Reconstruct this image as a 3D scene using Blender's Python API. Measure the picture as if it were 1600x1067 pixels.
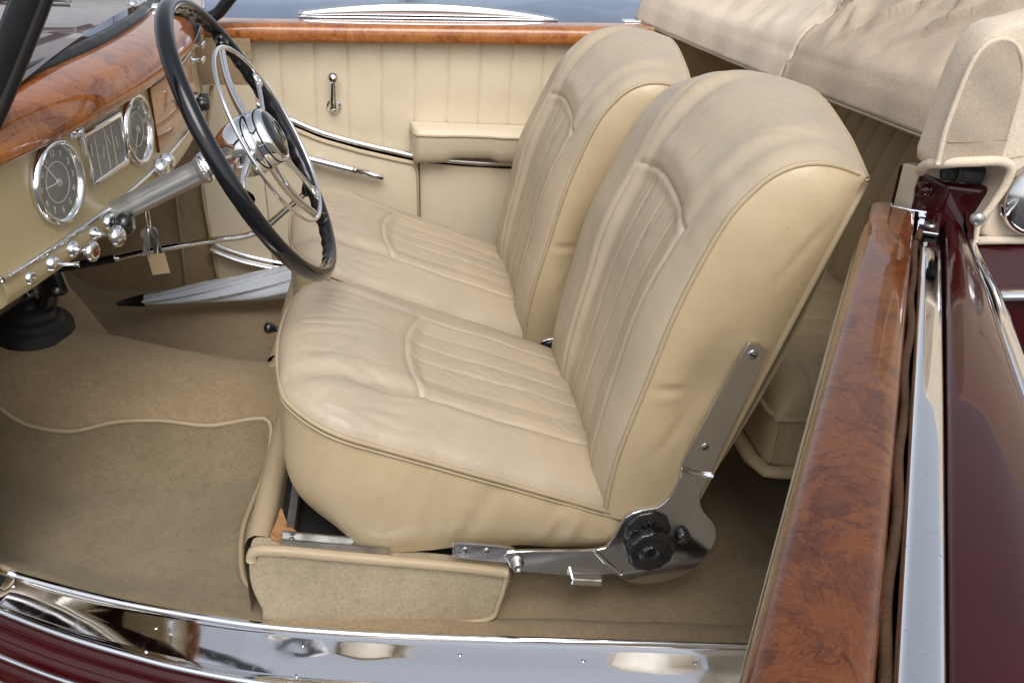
import bpy, bmesh, math, random
import numpy as np
from mathutils import Vector, Matrix
random.seed(7); rng = np.random.RandomState(11)
scn = bpy.context.scene
for o in list(bpy.data.objects): bpy.data.objects.remove(o)
COL = scn.collection
R = math.radians

# ------------------------------------------------------------------ camera, sky, sun, exposure
cam = bpy.data.cameras.new('camera'); cob = bpy.data.objects.new('camera', cam); COL.objects.link(cob)
cam.sensor_width = 36; cam.lens = 31.5; cam.clip_start = .01; cam.clip_end = 500
def camera_axes(pitch, roll, yaw):
    p, r, w = R(pitch), R(roll), R(yaw)
    f = Vector((math.sin(w)*math.cos(p), math.cos(w)*math.cos(p), -math.sin(p)))
    rt = Vector((math.cos(w), -math.sin(w), 0)); up = rt.cross(f)
    return math.cos(r)*rt+math.sin(r)*up, -math.sin(r)*rt+math.cos(r)*up, f
rt, up, fw = camera_axes(28, 2, 8)
cob.matrix_world = Matrix(((rt.x, up.x, -fw.x, .040), (rt.y, up.y, -fw.y, -1.045), (rt.z, up.z, -fw.z, 1.050), (0, 0, 0, 1)))
scn.camera = cob
SUN_EL, SUN_AZ = 53, 176
wd = bpy.data.worlds.new('World'); scn.world = wd; wd.use_nodes = True
nt = wd.node_tree; bg = nt.nodes['Background']
sky = nt.nodes.new('ShaderNodeTexSky'); sky.sky_type = 'NISHITA'; sky.sun_disc = False
sky.sun_elevation = R(SUN_EL); sky.sun_rotation = R(SUN_AZ); sky.air_density = 1.0; sky.dust_density = 3.0; sky.ozone_density = 1.0
hs = nt.nodes.new('ShaderNodeHueSaturation'); hs.inputs['Saturation'].default_value = .30
nt.links.new(sky.outputs[0], hs.inputs['Color']); nt.links.new(hs.outputs[0], bg.inputs[0]); bg.inputs[1].default_value = .15
sl = bpy.data.lights.new('sun', 'SUN'); so = bpy.data.objects.new('sun', sl); COL.objects.link(so)
sl.energy = 1.05; sl.angle = R(36); sl.color = (1, .96, .91)
# the sun stands behind the photographer, high up: direction to the sun
az = R(SUN_AZ); sd = Vector((math.sin(az)*math.cos(R(SUN_EL)), math.cos(az)*math.cos(R(SUN_EL)), math.sin(R(SUN_EL))))
so.rotation_euler = sd.to_track_quat('Z', 'Y').to_euler()
scn.view_settings.view_transform = 'Standard'; scn.view_settings.look = 'None'
scn.view_settings.exposure = 0.42; scn.view_settings.gamma = 1; scn.view_settings.use_curve_mapping = False
scn.render.engine = 'CYCLES'

# ------------------------------------------------------------------ materials
class NB:
    def __init__(s, name):
        s.m = bpy.data.materials.new(name); s.m.use_nodes = True; s.t = s.m.node_tree
        s.b = s.t.nodes['Principled BSDF']; s.c = s.t.nodes.new('ShaderNodeTexCoord'); s.vec = s.c.outputs['Object']
    def n(s, typ, **kw):
        x = s.t.nodes.new(typ)
        for k, v in kw.items():
            if k in x.inputs: s.put(x.inputs[k], v)
            else: setattr(x, k, v)
        return x
    def put(s, sock, v):
        if isinstance(v, bpy.types.NodeSocket): s.t.links.new(v, sock)
        elif isinstance(v, (tuple, list)) and len(v) == 3 and sock.type == 'RGBA': sock.default_value = (*v, 1)
        else: sock.default_value = v
    def set(s, **kw):
        for k, v in kw.items(): s.put(s.b.inputs[k.replace('_', ' ')], v)
    def mapped(s, scale=(1, 1, 1), rot=(0, 0, 0)):
        m = s.n('ShaderNodeMapping'); s.put(m.inputs[0], s.vec); m.inputs['Scale'].default_value = scale; m.inputs['Rotation'].default_value = rot
        return m.outputs[0]
    def noise(s, scale, detail=4, rough=.55, vec=None, dist=0):
        x = s.n('ShaderNodeTexNoise', Scale=scale, Detail=detail, Roughness=rough, Distortion=dist); s.put(x.inputs['Vector'], vec or s.vec); return x.outputs['Fac']
    def voro(s, scale, vec=None, feature='F1'):
        x = s.n('ShaderNodeTexVoronoi', Scale=scale, feature=feature); s.put(x.inputs['Vector'], vec or s.vec); return x.outputs['Distance']
    def ramp(s, fac, stops):
        x = s.n('ShaderNodeValToRGB'); s.put(x.inputs[0], fac); e = x.color_ramp.elements
        while len(e) < len(stops): e.new(.5)
        for i, (p, c) in enumerate(stops):
            e[i].position = p; e[i].color = (*c, 1) if len(c) == 3 else c
        return x.outputs[0]
    def val(s, fac, a, b, lo=0., hi=1.):
        x = s.n('ShaderNodeMapRange'); s.put(x.inputs[0], fac); x.inputs[1].default_value = lo; x.inputs[2].default_value = hi; x.inputs[3].default_value = a; x.inputs[4].default_value = b
        return x.outputs[0]
    def mix(s, fac, a, b, mode='MIX'):
        x = s.n('ShaderNodeMix', data_type='RGBA', blend_type=mode); s.put(x.inputs[0], fac); s.put(x.inputs[6], a); s.put(x.inputs[7], b); return x.outputs[2]
    def math(s, op, a, b=0.):
        x = s.n('ShaderNodeMath', operation=op); s.put(x.inputs[0], a); s.put(x.inputs[1], b); return x.outputs[0]
    def bump(s, h, strength=.3, dist=.001, prev=None):
        x = s.n('ShaderNodeBump', Strength=strength, Distance=dist); s.put(x.inputs['Height'], h)
        if prev: s.put(x.inputs['Normal'], prev)
        s.t.links.new(x.outputs[0], s.b.inputs['Normal']); return x.outputs[0]

def leather(name, c1, c2, rough=.42, wrinkle=.5, spec=.4):
    b = NB(name)
    big = b.noise(5, 5, .6); fine = b.noise(45, 4, .6)
    def veins(scale, width, dist):
        n = b.noise(scale, 5, .62, None, dist); d = b.math('ABSOLUTE', b.math('SUBTRACT', n, .5)); return b.val(d, 1, 0, 0, width)
    mask = b.val(b.noise(7, 3, .5), 0, 1, .42, .62)
    v1 = b.math('MULTIPLY', veins(21, .022, .7), mask); v2 = b.math('MULTIPLY', veins(64, .05, .4), b.val(b.noise(11, 3, .5), .15, 1, .4, .65))
    col = b.mix(b.val(big, 0, 1, .35, .68), c1, c2)
    dirt = b.val(b.noise(14, 6, .7), 0, .18, .5, .75); col = b.mix(dirt, col, tuple(x*.70 for x in c2))
    col = b.mix(b.math('MULTIPLY', v1, .15*wrinkle*2), col, tuple(x*.6 for x in c2))
    b.set(Base_Color=col, Roughness=b.val(fine, rough-.07, rough+.14, .3, .7), Specular_IOR_Level=spec)
    h = b.bump(b.voro(850), .15, .0006)
    h = b.bump(v1, -.9*wrinkle, .0030, h); h = b.bump(v2, -.85*wrinkle, .0018, h)
    h = b.bump(b.noise(70, 6, .7, None, 1.2), .30*wrinkle, .0022, h)
    b.bump(b.noise(16, 3, .5), .40*wrinkle, .007, h)
    return b.m
def fabric(name, c1, c2, scale=900, bump=.5, big=6, sheen=.0, rough=.95, blot=.30):
    b = NB(name)
    col = b.mix(b.val(b.noise(big, 6, .65), 0, 1, .35, .68), c1, c2)
    col = b.mix(b.val(b.noise(scale*.28, 4, .75), 0, .55, .42, .75), col, tuple(x*.5 for x in c1))
    col = b.mix(b.val(b.noise(55, 5, .7), 0, blot, .48, .72), col, tuple(x*.55 for x in c2))
    b.set(Base_Color=col, Roughness=rough, Specular_IOR_Level=.15)
    if sheen: b.set(Sheen_Weight=sheen, Sheen_Roughness=.5)
    col = b.mix(b.val(b.noise(170, 3, .8), 0, min(.4, blot*1.3), .45, .68), col, tuple(x*.55 for x in c2)); b.set(Base_Color=col)
    h = b.bump(b.noise(scale, 3, .7), bump, .0018); h = b.bump(b.noise(240, 4, .8), bump*.7, .003, h)
    b.bump(b.noise(26, 4, .6), .35, .006, h)
    return b.m
def plain(name, c, rough=.4, metal=0, coat=0, spec=.5, var=.1, bump=0, bscale=60, coat_rough=.04, vscale=12):
    b = NB(name); n = b.noise(vscale, 5, .6)
    col = b.mix(b.val(n, 0, 1, .3, .7), tuple(x*(1-var) for x in c), tuple(min(1, x*(1+var)) for x in c))
    b.set(Base_Color=col, Roughness=b.val(b.noise(30, 5, .6), max(.01, rough*.8), rough*1.25, .3, .7), Metallic=metal, Specular_IOR_Level=spec)
    if coat: b.set(Coat_Weight=coat, Coat_Roughness=coat_rough)
    if bump: b.bump(b.noise(bscale, 4, .6), bump, .002)
    return b.m
def chrome(name, c=(.80, .81, .83), rough=.05, smudge=.10, wav=.0):
    b = NB(name)
    sm = b.val(b.noise(22, 6, .7), 0, 1, .5, .8); sp = b.val(b.noise(240, 3, .6), 0, 1, .66, .78)
    r = b.math('ADD', rough, b.math('MULTIPLY', sm, smudge)); r = b.math('ADD', r, b.math('MULTIPLY', sp, .2))
    b.set(Base_Color=b.mix(sp, c, tuple(x*.55 for x in c)), Metallic=1., Roughness=r)
    if wav: b.bump(b.noise(9, 2, .5), wav, .01)
    return b.m
def burl(name, scale=1., dark=(.017, .0045, .0015), mid=(.080, .0195, .0045), light=(.165, .050, .0115)):
    b = NB(name)
    v = b.mapped((1, 1, 1.0)); d = b.n('ShaderNodeTexNoise', Scale=9*scale, Detail=5, Roughness=.6, Distortion=1.4); b.put(d.inputs['Vector'], v)
    mixv = b.mix(.12, v, d.outputs['Color'])
    a = b.mix(.45, b.noise(13*scale, 7, .65, mixv, .8), b.noise(58*scale, 6, .7, mixv, .9)); g = b.noise(190*scale, 5, .7, mixv, .5)
    col = b.ramp(a, [(.33, dark), (.43, mid), (.55, light), (.64, mid), (.76, dark)])
    col = b.mix(b.val(g, 0, .55, .48, .75), col, tuple(x*.5 for x in mid))
    eyes = b.val(b.voro(70*scale, mixv), 1, 0, .05, .17)
    col = b.mix(b.math('MULTIPLY', eyes, .75), col, dark)
    b.set(Base_Color=col, Roughness=.35, Coat_Weight=1., Coat_Roughness=.035, Specular_IOR_Level=.08)
    b.bump(b.noise(5, 2, .5), .05, .01)
    return b.m
def glass_mat(name, c=(1, 1, 1), rough=.0, alpha=.12):
    b = NB(name); b.set(Base_Color=c, Roughness=rough, Alpha=alpha, Specular_IOR_Level=.6, Metallic=0.)
    return b.m
M = {}
M['seat'] = leather('seat_leather', (.498, .402, .282), (.430, .355, .264), .36, .78, .6)
M['seat_side'] = leather('side_leather', (.530, .415, .255), (.482, .375, .228), .33, .62, .6)
M['piping'] = leather('piping_leather', (.47, .37, .24), (.42, .33, .21), .40, .2)
M['door_leather'] = leather('door_leather', (.71, .61, .455), (.67, .575, .425), .40, .3)
M['rear_leather'] = leather('rear_leather', (.50, .39, .235), (.45, .345, .21), .45, .4)
M['carpet'] = fabric('carpet', (.500, .370, .222), (.395, .293, .173), 1100, .8, 5, .15)
M['mat'] = fabric('mat_carpet', (.365, .287, .172), (.285, .222, .132), 1000, .9, 7, .15)
M['base_carpet'] = fabric('base_carpet', (.60, .49, .33), (.50, .405, .27), 1000, .9, 7, .15)
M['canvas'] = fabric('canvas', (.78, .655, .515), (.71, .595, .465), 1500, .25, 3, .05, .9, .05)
M['canvas_darker'] = fabric('canvas_darker', (.56, .45, .34), (.49, .395, .30), 1500, .25, 3, .05, .9, .05)  # darker canvas tone, used on the near-side panel of the folded top
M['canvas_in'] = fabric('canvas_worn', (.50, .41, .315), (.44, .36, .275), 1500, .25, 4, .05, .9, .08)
M['wood'] = burl('burl_wood'); M['wood_dash'] = burl('burl_wood_dash', 1.1, (.060, .015, .004), (.235, .064, .014), (.42, .145, .034)); M['wood_far'] = burl('burl_wood_pale', .9, (.10, .028, .008), (.30, .095, .022), (.46, .18, .05))
M['chrome'] = chrome('chrome'); M['chrome_plate'] = chrome('chrome_plate', (.76, .77, .79), .05, .14, .05)
M['bracket'] = chrome('bracket_steel', (.62, .62, .63), .10, .18, .06)
M['satin_chrome'] = chrome('satin_chrome', (.82, .82, .82), .24, .08)
M['steel'] = plain('worn_steel', (.42, .42, .41), .38, 1., var=.25, vscale=40)
M['satin'] = plain('satin_silver_paint', (.46, .46, .45), .34, .75, var=.06)
M['black'] = plain('black_bakelite', (.012, .012, .013), .22, 0, .6, var=.2, bump=.03)
M['rim'] = plain('black_rim_plastic', (.006, .007, .010), .16, 0, .55, spec=.2, var=.2, bump=.02)
M['rubber'] = plain('black_rubber', (.014, .013, .012), .62, var=.3, bump=.1)
M['frame_black'] = plain('black_frame_paint', (.010, .011, .012), .34, spec=.3, var=.25, bump=.05)
M['burgundy'] = plain('burgundy_paint', (.036, .0016, .0025), .30, 0, .8, spec=.08, var=.12, coat_rough=.03)
M['cream'] = plain('cream_dash_paint', (.455, .36, .196), .32, 0, .35, var=.04, coat_rough=.12)
M['dial'] = plain('dark_dial', (.085, .070, .046), .5, var=.2)
M['dial_mark'] = plain('dial_print', (.62, .58, .45), .6, var=.05)
M['glass'] = glass_mat('dial_glass', (.9, .9, .85), .02, .10)
M['windscreen'] = glass_mat('windscreen_glass', (.55, .62, .66), .01, .16)
M['blue'] = plain('pale_blue_car_paint', (.235, .295, .405), .35, .25, .7, var=.03, coat_rough=.05)
M['asphalt'] = plain('asphalt', (.075, .075, .075), .9, var=.3, bump=.5, bscale=300, vscale=3)
M['umbrella'] = plain('grey_blue_nylon', (.64, .69, .76), .45, var=.08, bump=.25, bscale=50, vscale=7)
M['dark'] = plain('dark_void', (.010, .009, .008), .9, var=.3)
M['torn'] = leather('torn_tan_hide', (.42, .22, .10), (.34, .17, .075), .75, .8, .2)
M['felt'] = fabric('brown_felt', (.14, .075, .045), (.09, .05, .03), 900, .8, 30)
M['tag'] = plain('tan_key_tag', (.47, .34, .20), .6, var=.08)
M['brass'] = plain('dull_brass', (.33, .24, .10), .4, 1., var=.2)
M['red'] = plain('red_lens', (.13, .018, .008), .2, 0, .5)
M['stitch'] = plain('tan_thread', (.33, .25, .16), .8)

# ------------------------------------------------------------------ object helpers
ORG = {}
def root_of(o):
    while o.parent: o = o.parent
    return o
def tag(o, label=None, cat=None, group=None, kind=None):
    if label: o['label'] = label
    if cat: o['category'] = cat
    if group: o['group'] = group
    if kind: o['kind'] = kind
    return o
def thing(name, label, cat, loc, group=None):
    o = bpy.data.objects.new(name, None); COL.objects.link(o); o.location = loc; o.empty_display_size = .05
    ORG[o.name] = np.array(loc, float); return tag(o, label, cat, group)
def obj(name, vf, mat, parent=None, smooth=True, auto=None, label=None):
    V, F = vf; V = np.asarray(V, float).reshape(-1, 3)
    org = ORG.get(root_of(parent).name, np.zeros(3)) if parent else np.zeros(3)
    me = bpy.data.meshes.new(name); me.from_pydata((V-org).tolist(), [], [tuple(int(i) for i in f) for f in F]); me.validate()
    if smooth: me.polygons.foreach_set('use_smooth', [True]*len(me.polygons))
    if auto is not None: me.set_sharp_from_angle(angle=R(auto))
    me.materials.append(M[mat] if isinstance(mat, str) else mat)
    o = bpy.data.objects.new(name, me); COL.objects.link(o)
    if parent: o.parent = parent
    if label: o['label'] = label
    return o
def fixn(o):
    bm = bmesh.new(); bm.from_mesh(o.data); bmesh.ops.recalc_face_normals(bm, faces=bm.faces); bm.to_mesh(o.data); bm.free(); return o
def cat(*vfs):
    V, F, k = [], [], 0
    for v, f in vfs:
        v = np.asarray(v, float).reshape(-1, 3); V.append(v); F += [tuple(i+k for i in q) for q in f]; k += len(v)
    return np.vstack(V), F
def grid(P, mask=None, cu=False, cv=False):
    n, m = P.shape[:2]; F = []
    idx = lambda i, j: (i % n)*m+(j % m)
    for i in range(n-(0 if cu else 1)):
        for j in range(m-(0 if cv else 1)):
            if mask is None or mask[i, j]: F.append((idx(i, j), idx(i+1, j), idx(i+1, j+1), idx(i, j+1)))
    V = P.reshape(-1, 3)
    if mask is not None:
        used = sorted({k for f in F for k in f}); mp = {k: i for i, k in enumerate(used)}
        V = V[used]; F = [tuple(mp[k] for k in f) for f in F]
    return V, F
def cr(pts, n, closed=False):
    """Catmull-Rom resampled by arc length"""
    P = np.asarray(pts, float); k = len(P); out = []
    seg = k if closed else k-1
    for i in range(seg):
        if closed: a, b, c, d = P[(i-1) % k], P[i], P[(i+1) % k], P[(i+2) % k]
        else:
            b, c = P[i], P[i+1]; a = P[i-1] if i else 2*b-c; d = P[i+2] if i+2 < k else 2*c-b
        for t in np.linspace(0, 1, 16, endpoint=False):
            out.append(.5*(2*b+(c-a)*t+(2*a-5*b+4*c-d)*t*t+(3*b-a-3*c+d)*t**3))
    out.append(P[0] if closed else P[-1]); out = np.array(out)
    L = np.r_[0, np.cumsum(np.linalg.norm(np.diff(out, axis=0), axis=1))]
    s = np.linspace(0, L[-1], n+1 if closed else n); s = s[:-1] if closed else s
    return np.stack([np.interp(s, L, out[:, q]) for q in range(out.shape[1])], 1)
def frames(P, closed=False):
    P = np.asarray(P, float); n = len(P)
    T = np.array([(P[(i+1) % n]-P[i-1]) if closed else P[min(i+1, n-1)]-P[max(i-1, 0)] for i in range(n)]); T /= np.linalg.norm(T, axis=1)[:, None]+1e-12
    ref = np.array([0, 0, 1.]) if abs(T[0][2]) < .9 else np.array([1., 0, 0])
    N = np.cross(T[0], ref); N /= np.linalg.norm(N); Ns = []
    for i in range(n):
        N = N-T[i]*np.dot(N, T[i]); N /= np.linalg.norm(N)+1e-12; Ns.append(N.copy())
    Ns = np.array(Ns); return T, Ns, np.cross(T, Ns)
def tube(P, r, seg=10, closed=False, caps=True, ry=None):
    P = np.asarray(P, float); n = len(P); T, N, B = frames(P, closed)
    r = np.broadcast_to(np.asarray(r, float), (n,)); ry = r if ry is None else np.broadcast_to(np.asarray(ry, float), (n,))
    a = np.linspace(0, 2*np.pi, seg, endpoint=False)
    G = P[:, None]+N[:, None]*(r[:, None]*np.cos(a))[..., None]+B[:, None]*(ry[:, None]*np.sin(a))[..., None]
    V, F = grid(G, cu=closed, cv=True)
    if caps and not closed: F = F+[tuple(range(seg))[::-1], tuple((n-1)*seg+i for i in range(seg))]
    return V, F
def basis(n):
    n = np.asarray(n, float); n = n/np.linalg.norm(n); ref = np.array([0, 0, 1.]) if abs(n[2]) < .9 else np.array([0, 1., 0])
    u = np.cross(ref, n); u /= np.linalg.norm(u); return u, np.cross(n, u), n
def lathe(prof, c, axis, seg=32, fl=None):
    """prof: (radius, height along axis)"""
    u, v, n = basis(axis); c = np.asarray(c, float); prof = np.asarray(prof, float)
    a = np.linspace(0, 2*np.pi, seg, endpoint=False); ff = np.ones(seg) if fl is None else 1+fl[1]*np.cos(fl[0]*a)
    G = np.array([c+h*n+r*ff[:, None]*(np.cos(a)[:, None]*u+np.sin(a)[:, None]*v) for r, h in prof])
    V, F = grid(G, cv=True); F = F+[tuple(range(seg))[::-1], tuple((len(prof)-1)*seg+i for i in range(seg))]
    return V, F
def box(c, s, ax=None):
    c = np.asarray(c, float); ax = np.eye(3) if ax is None else np.array(ax, float); V = []
    for i in (-.5, .5):
        for j in (-.5, .5):
            for k in (-.5, .5): V.append(c+ax[0]*s[0]*i+ax[1]*s[1]*j+ax[2]*s[2]*k)
    return np.array(V), [(0, 1, 3, 2), (4, 6, 7, 5), (0, 4, 5, 1), (2, 3, 7, 6), (0, 2, 6, 4), (1, 5, 7, 3)]
def bev(o, w, seg=2, ang=35):
    m = o.modifiers.new('bevel', 'BEVEL'); m.width = w; m.segments = seg; m.limit_method = 'ANGLE'; m.angle_limit = R(ang); m.harden_normals = False; return o
def solid(o, t, off=-1):
    m = o.modifiers.new('solid', 'SOLIDIFY'); m.thickness = t; m.offset = off; return o
def prism(poly, d):
    """closed 3D outline extruded along vector d"""
    P = np.asarray(poly, float); n = len(P); V = np.vstack([P, P+np.asarray(d, float)])
    return V, [tuple(range(n))[::-1], tuple(range(n, 2*n))]+[(i, (i+1) % n, n+(i+1) % n, n+i) for i in range(n)]
def sweep(path, sec, normals, ups=None, closed_sec=False):
    """sec: (offset along normal, height) pairs swept on path"""
    path = np.asarray(path, float); normals = np.asarray(normals, float); up = np.array([0, 0, 1.])
    G = np.array([[p+n*o+up*h for o, h in sec] for p, n in zip(path, normals)]); return grid(G, cv=closed_sec)
def sst(x, a, b):
    t = np.clip((x-a)/(b-a), 0, 1); return t*t*(3-2*t)
def vnorm(P):
    du = np.gradient(P, axis=0); dv = np.gradient(P, axis=1); n = np.cross(du, dv); return n/(np.linalg.norm(n, axis=2)[..., None]+1e-12)
def lump(x, y, s, seed):
    r = np.random.RandomState(seed); h = 0
    for k in range(9):
        a = r.rand()*6.28; f = s*(.6+1.6*r.rand()); h = h+np.sin((x*math.cos(a)+y*math.sin(a))*f+r.rand()*6.28)/(1+.25*k)
    return h/3.5
def screw(c, axis, r, parent, mat='chrome', slot=True, name='screw'):
    s = obj(name, lathe([(r*1.02, -.001), (r, .0006), (r*.75, .0016), (.0001, .0020)], c, axis, 14), mat, parent)
    if slot:
        u, v, n = basis(axis); a = rng.rand()*3.14; d = u*math.cos(a)+v*math.sin(a)
        obj('screw_slot', box(np.asarray(c)+n*.0019, (r*1.5, r*.28, .0006), (d, np.cross(n, d), n)), 'dark', s if s.parent and not s.parent.parent else parent, smooth=False)
    return s
def copy_tree(o, parent=None, off=None):
    c = o.copy(); COL.objects.link(c); c.parent = parent
    if off is not None: c.location = o.location+Vector(off); ORG[c.name] = np.array(c.location)
    for ch in list(o.children): copy_tree(ch, c)
    return c

# ------------------------------------------------------------------ ground and the car beyond
g = obj('ground', grid(np.array([[(x, y, -.47) for y in np.linspace(-40, 60, 21)] for x in np.linspace(-50, 50, 21)])), 'asphalt', smooth=False); tag(g, kind='structure')
pc = thing('parked_car', 'pale blue-grey car side with a fine door gap beyond the far door', 'car', (0, 2.75, -.47))
sec = [(.10, -.22), (.03, -.18), (0, -.02), (-.02, .2), (-.025, .42), (-.01, .58), (.02, .66), (.10, .74), (.4, .80)]
def side_panel_of_car(x0, x1):
    s = cr([(0, a, b) for a, b in sec], 26); G = np.array([[(x, 2.75+p[1]+.004*(x*x), p[2]) for p in s] for x in np.linspace(x0, x1, 24)]); return grid(G)
for nm, x0, x1 in (('front_wing', -2.4, -1.02), ('door', -1.014, .105), ('rear_wing', .111, 2.6)):
    solid(obj(nm, side_panel_of_car(x0, x1), 'blue', pc), .02)
for x in (-1.35, 1.55):
    w = obj('wheel', lathe([(.18, -.09), (.31, -.08), (.33, -.04), (.33, .04), (.31, .08), (.18, .09)], (x, 2.93, -.14), (0, 1, 0), 40), 'rubber', pc)
    obj('hubcap', lathe([(.19, 0), (.17, .02), (.0005, .05)], (x, 2.84, -.14), (0, -1, 0), 32), 'chrome', w)

# ------------------------------------------------------------------ car floor, carpets, sill
SXX = [-1.2, -.66, -.561, -.424, -.307, -.191, -.057, .155, .387, .541, .80, 1.3]; SYY = [.14, .128, .088, .042, .013, -.012, -.032, -.061, -.092, -.113, -.135, -.14]; SZZ = [.085, .078, .060, .045, .032, .022, .014, .010, .010, .010, .010, .01]
def floor_z(x, y):
    crest = .125+.11*sst(-x, .18, .72)+.03*sst(-x, .7, 1.0)
    near = sst(y, .36, .575); far = 1-sst(y, .60, .80)
    z = crest*np.where(y < .588, near, far)
    z = z+.26*np.exp(-((y-.80)/.085)**2)*sst(-x, .54, .70)        # gearbox bulge on the passenger side
    z = z+.42*sst(-x, .72, 1.12)*(1-.3*near)                         # toe board
    e = 1-sst(y-np.interp(x, SXX, SYY), .0, .15); z = z+(np.interp(x, SXX, SZZ)-.012)*e*e
    return z
xs = np.linspace(-1.12, 1.25, 120); ys = np.linspace(-.06, 1.31, 110)
XX, YY = np.meshgrid(xs, np.linspace(0, 1, 110), indexing='ij'); y0_ = np.interp(XX, SXX, SYY)+.002; YY = y0_+(1.31-y0_)*YY
ZZ = floor_z(XX, YY)+.0016*lump(XX, YY, 22, 3)
fl = obj('floor_carpet', grid(np.stack([XX, YY, ZZ], 2)), 'carpet'); tag(fl, kind='structure')

body = thing('car_body', 'burgundy car body shell with chrome sill plate and ridged running board', 'car', (0, .6, -.47))
SIN = cr([(-.66, .128, .078), (-.561, .088, .060), (-.424, .042, .045), (-.307, .013, .032), (-.191, -.012, .022), (-.057, -.032, .014), (.155, -.061, .010), (.387, -.092, .010), (.541, -.113, .010), (.80, -.135, .010)], 90)
def plan_normals(P):
    d = np.gradient(P, axis=0); n = np.stack([d[:, 1], -d[:, 0], 0*d[:, 0]], 1); n /= np.linalg.norm(n, axis=1)[:, None]
    return n
NS = plan_normals(SIN)                                   # pointing out of the car (towards -y)
wsil = np.interp(SIN[:, 0], [-.66, -.57, -.45, -.3, -.15, 1], [.045, .052, .066, .082, .092, .098])
def sill_sweep(sec, par=None):
    """sec offsets in fractions of plate width for o>=0 (o, h)"""
    up = np.array([0, 0, 1.])
    return grid(np.array([[p+n*(o*w)+up*h for o, h in sec] for p, n, w in zip(SIN, NS, wsil)]))
keep = SIN[:, 0] > -.575
def cut(vf_sec):
    up = np.array([0, 0, 1.]); G = np.array([[p+n*(o*w)+up*h for o, h in vf_sec] for p, n, w in zip(SIN[keep], NS[keep], wsil[keep])]); return grid(G)
plate = solid(obj('sill_plate', cut([(.0, .002), (.07, .0025), (.12, .0005), (.2, -.002), (.4, -.0065), (.6, -.0115), (.8, -.017), (.90, -.0195), (.94, -.0185)]), 'chrome_plate', body, label='mirror-bright chrome sill plate along the door opening'), .003)
def along(o, h, msk=keep):
    return np.array([p+n*(o*w)+np.array([0, 0, h]) for p, n, w in zip(SIN[msk], NS[msk], wsil[msk])])
obj('edge_bead', tube(along(.035, .003), .0062, 10), 'chrome', plate); obj('edge_bead', tube(along(.965, -.019), .0055, 10), 'chrome', plate)
for x, o in ((-.553, .30), (-.567, .78), (-.325, .38), (-.325, .82), (-.115, .30), (-.112, .80), (.12, .32), (.115, .82), (.155, .16), (.30, .35), (.305, .80), (.47, .32), (.475, .82)):
    i = int(np.argmin(abs(SIN[:, 0]-x))); p = SIN[i]+NS[i]*o*wsil[i]+np.array([0, 0, float(np.interp(o, [0, .2, .4, .6, .8, .9], [.002, -.002, -.0065, -.0115, -.017, -.0195]))+.0012]); screw(p, (0, -.18, 1), .0048, plate)
# carpet roll between floor and sill, and its edge piping
cp = np.array([p for p in SIN if p[0] > -.175]); cn = NS[SIN[:, 0] > -.175]
roll = [(-.060, -.016), (-.054, -.009), (-.044, -.004), (-.030, -.001), (-.015, .000), (-.004, -.001), (.006, -.006)]
obj('sill_carpet', grid(np.array([[p+n*o+np.array([0, 0, h+.0015*math.sin(p[0]*31)]) for o, h in roll] for p, n in zip(cp, cn)])), 'carpet', body)
# ridged burgundy rocker and running board with chrome strips, built outwards from the sill
ro = [(.97, -.022), (1.0, -.034)]
up = np.array([0, 0, 1.])
def outer(sec):
    return np.array([[p+n*(w+o)+up*h for o, h in sec] for p, n, w in zip(SIN, NS, wsil)])
prof = [(-.004, -.026), (.000, -.036), (.006, -.040), (.014, -.039), (.020, -.045), (.024, -.054), (.030, -.056), (.037, -.055), (.042, -.061), (.046, -.070), (.056, -.073), (.064, -.072), (.070, -.080), (.074, -.090), (.086, -.094), (.10, -.095), (.115, -.100), (.13, -.112), (.20, -.125), (.26, -.135), (.275, -.16), (.275, -.30)]
rk = fixn(obj('rocker_panel', grid(outer(cr([(a, b, 0) for a, b in prof], 90)[:, :2])), 'burgundy', body))
for o, h, r in ((.0405, -.0565, .0042), (.0675, -.0745, .0035), (.0795, -.0905, .0060), (.112, -.0985, .0045), (.16, -.117, .004), (.21, -.126, .004)):
    obj('chrome_strip', tube(np.array([p+n*(w+o)+up*h for p, n, w in zip(SIN, NS, wsil)]), r, 8), 'chrome', rk)
# front door post inside the sill's end: cream jamb with burgundy edge
post = cr([(-.60, .082, .04), (-.598, .082, .12), (-.585, .06, .28), (-.56, .03, .45), (-.53, .0, .60), (-.50, -.02, .76)], 30)
obj('door_jamb', tube(post+np.array([-.012, .006, 0]), .014, 12, ry=.020), 'cream', body); obj('jamb_edge', tube(post+np.array([-.020, -.022, 0]), .012, 10), 'burgundy', body)
obj('jamb_seal', tube(post+np.array([.014, -.018, 0]), .006, 8), 'piping', body)
# cowl side and front wing outside the footwell, ahead of the door opening
csd = cr([(0, .76, 0), (.004, .66, 0), (.012, .45, 0), (.010, .20, 0), (.0, .03, 0), (-.004, -.10, 0), (-.002, -.20, 0)], 24)[:, :2]
fixn(obj('cowl_side', grid(np.array([[(x, .055+.05*(z < -9)+.045*sst(-np.array(x), .62, 1.3)-o+.02*sst(.3-np.array(z), 0, .3), z) for o, z in csd] for x in np.linspace(-.625, -1.45, 16)])), 'burgundy', body))
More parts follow.
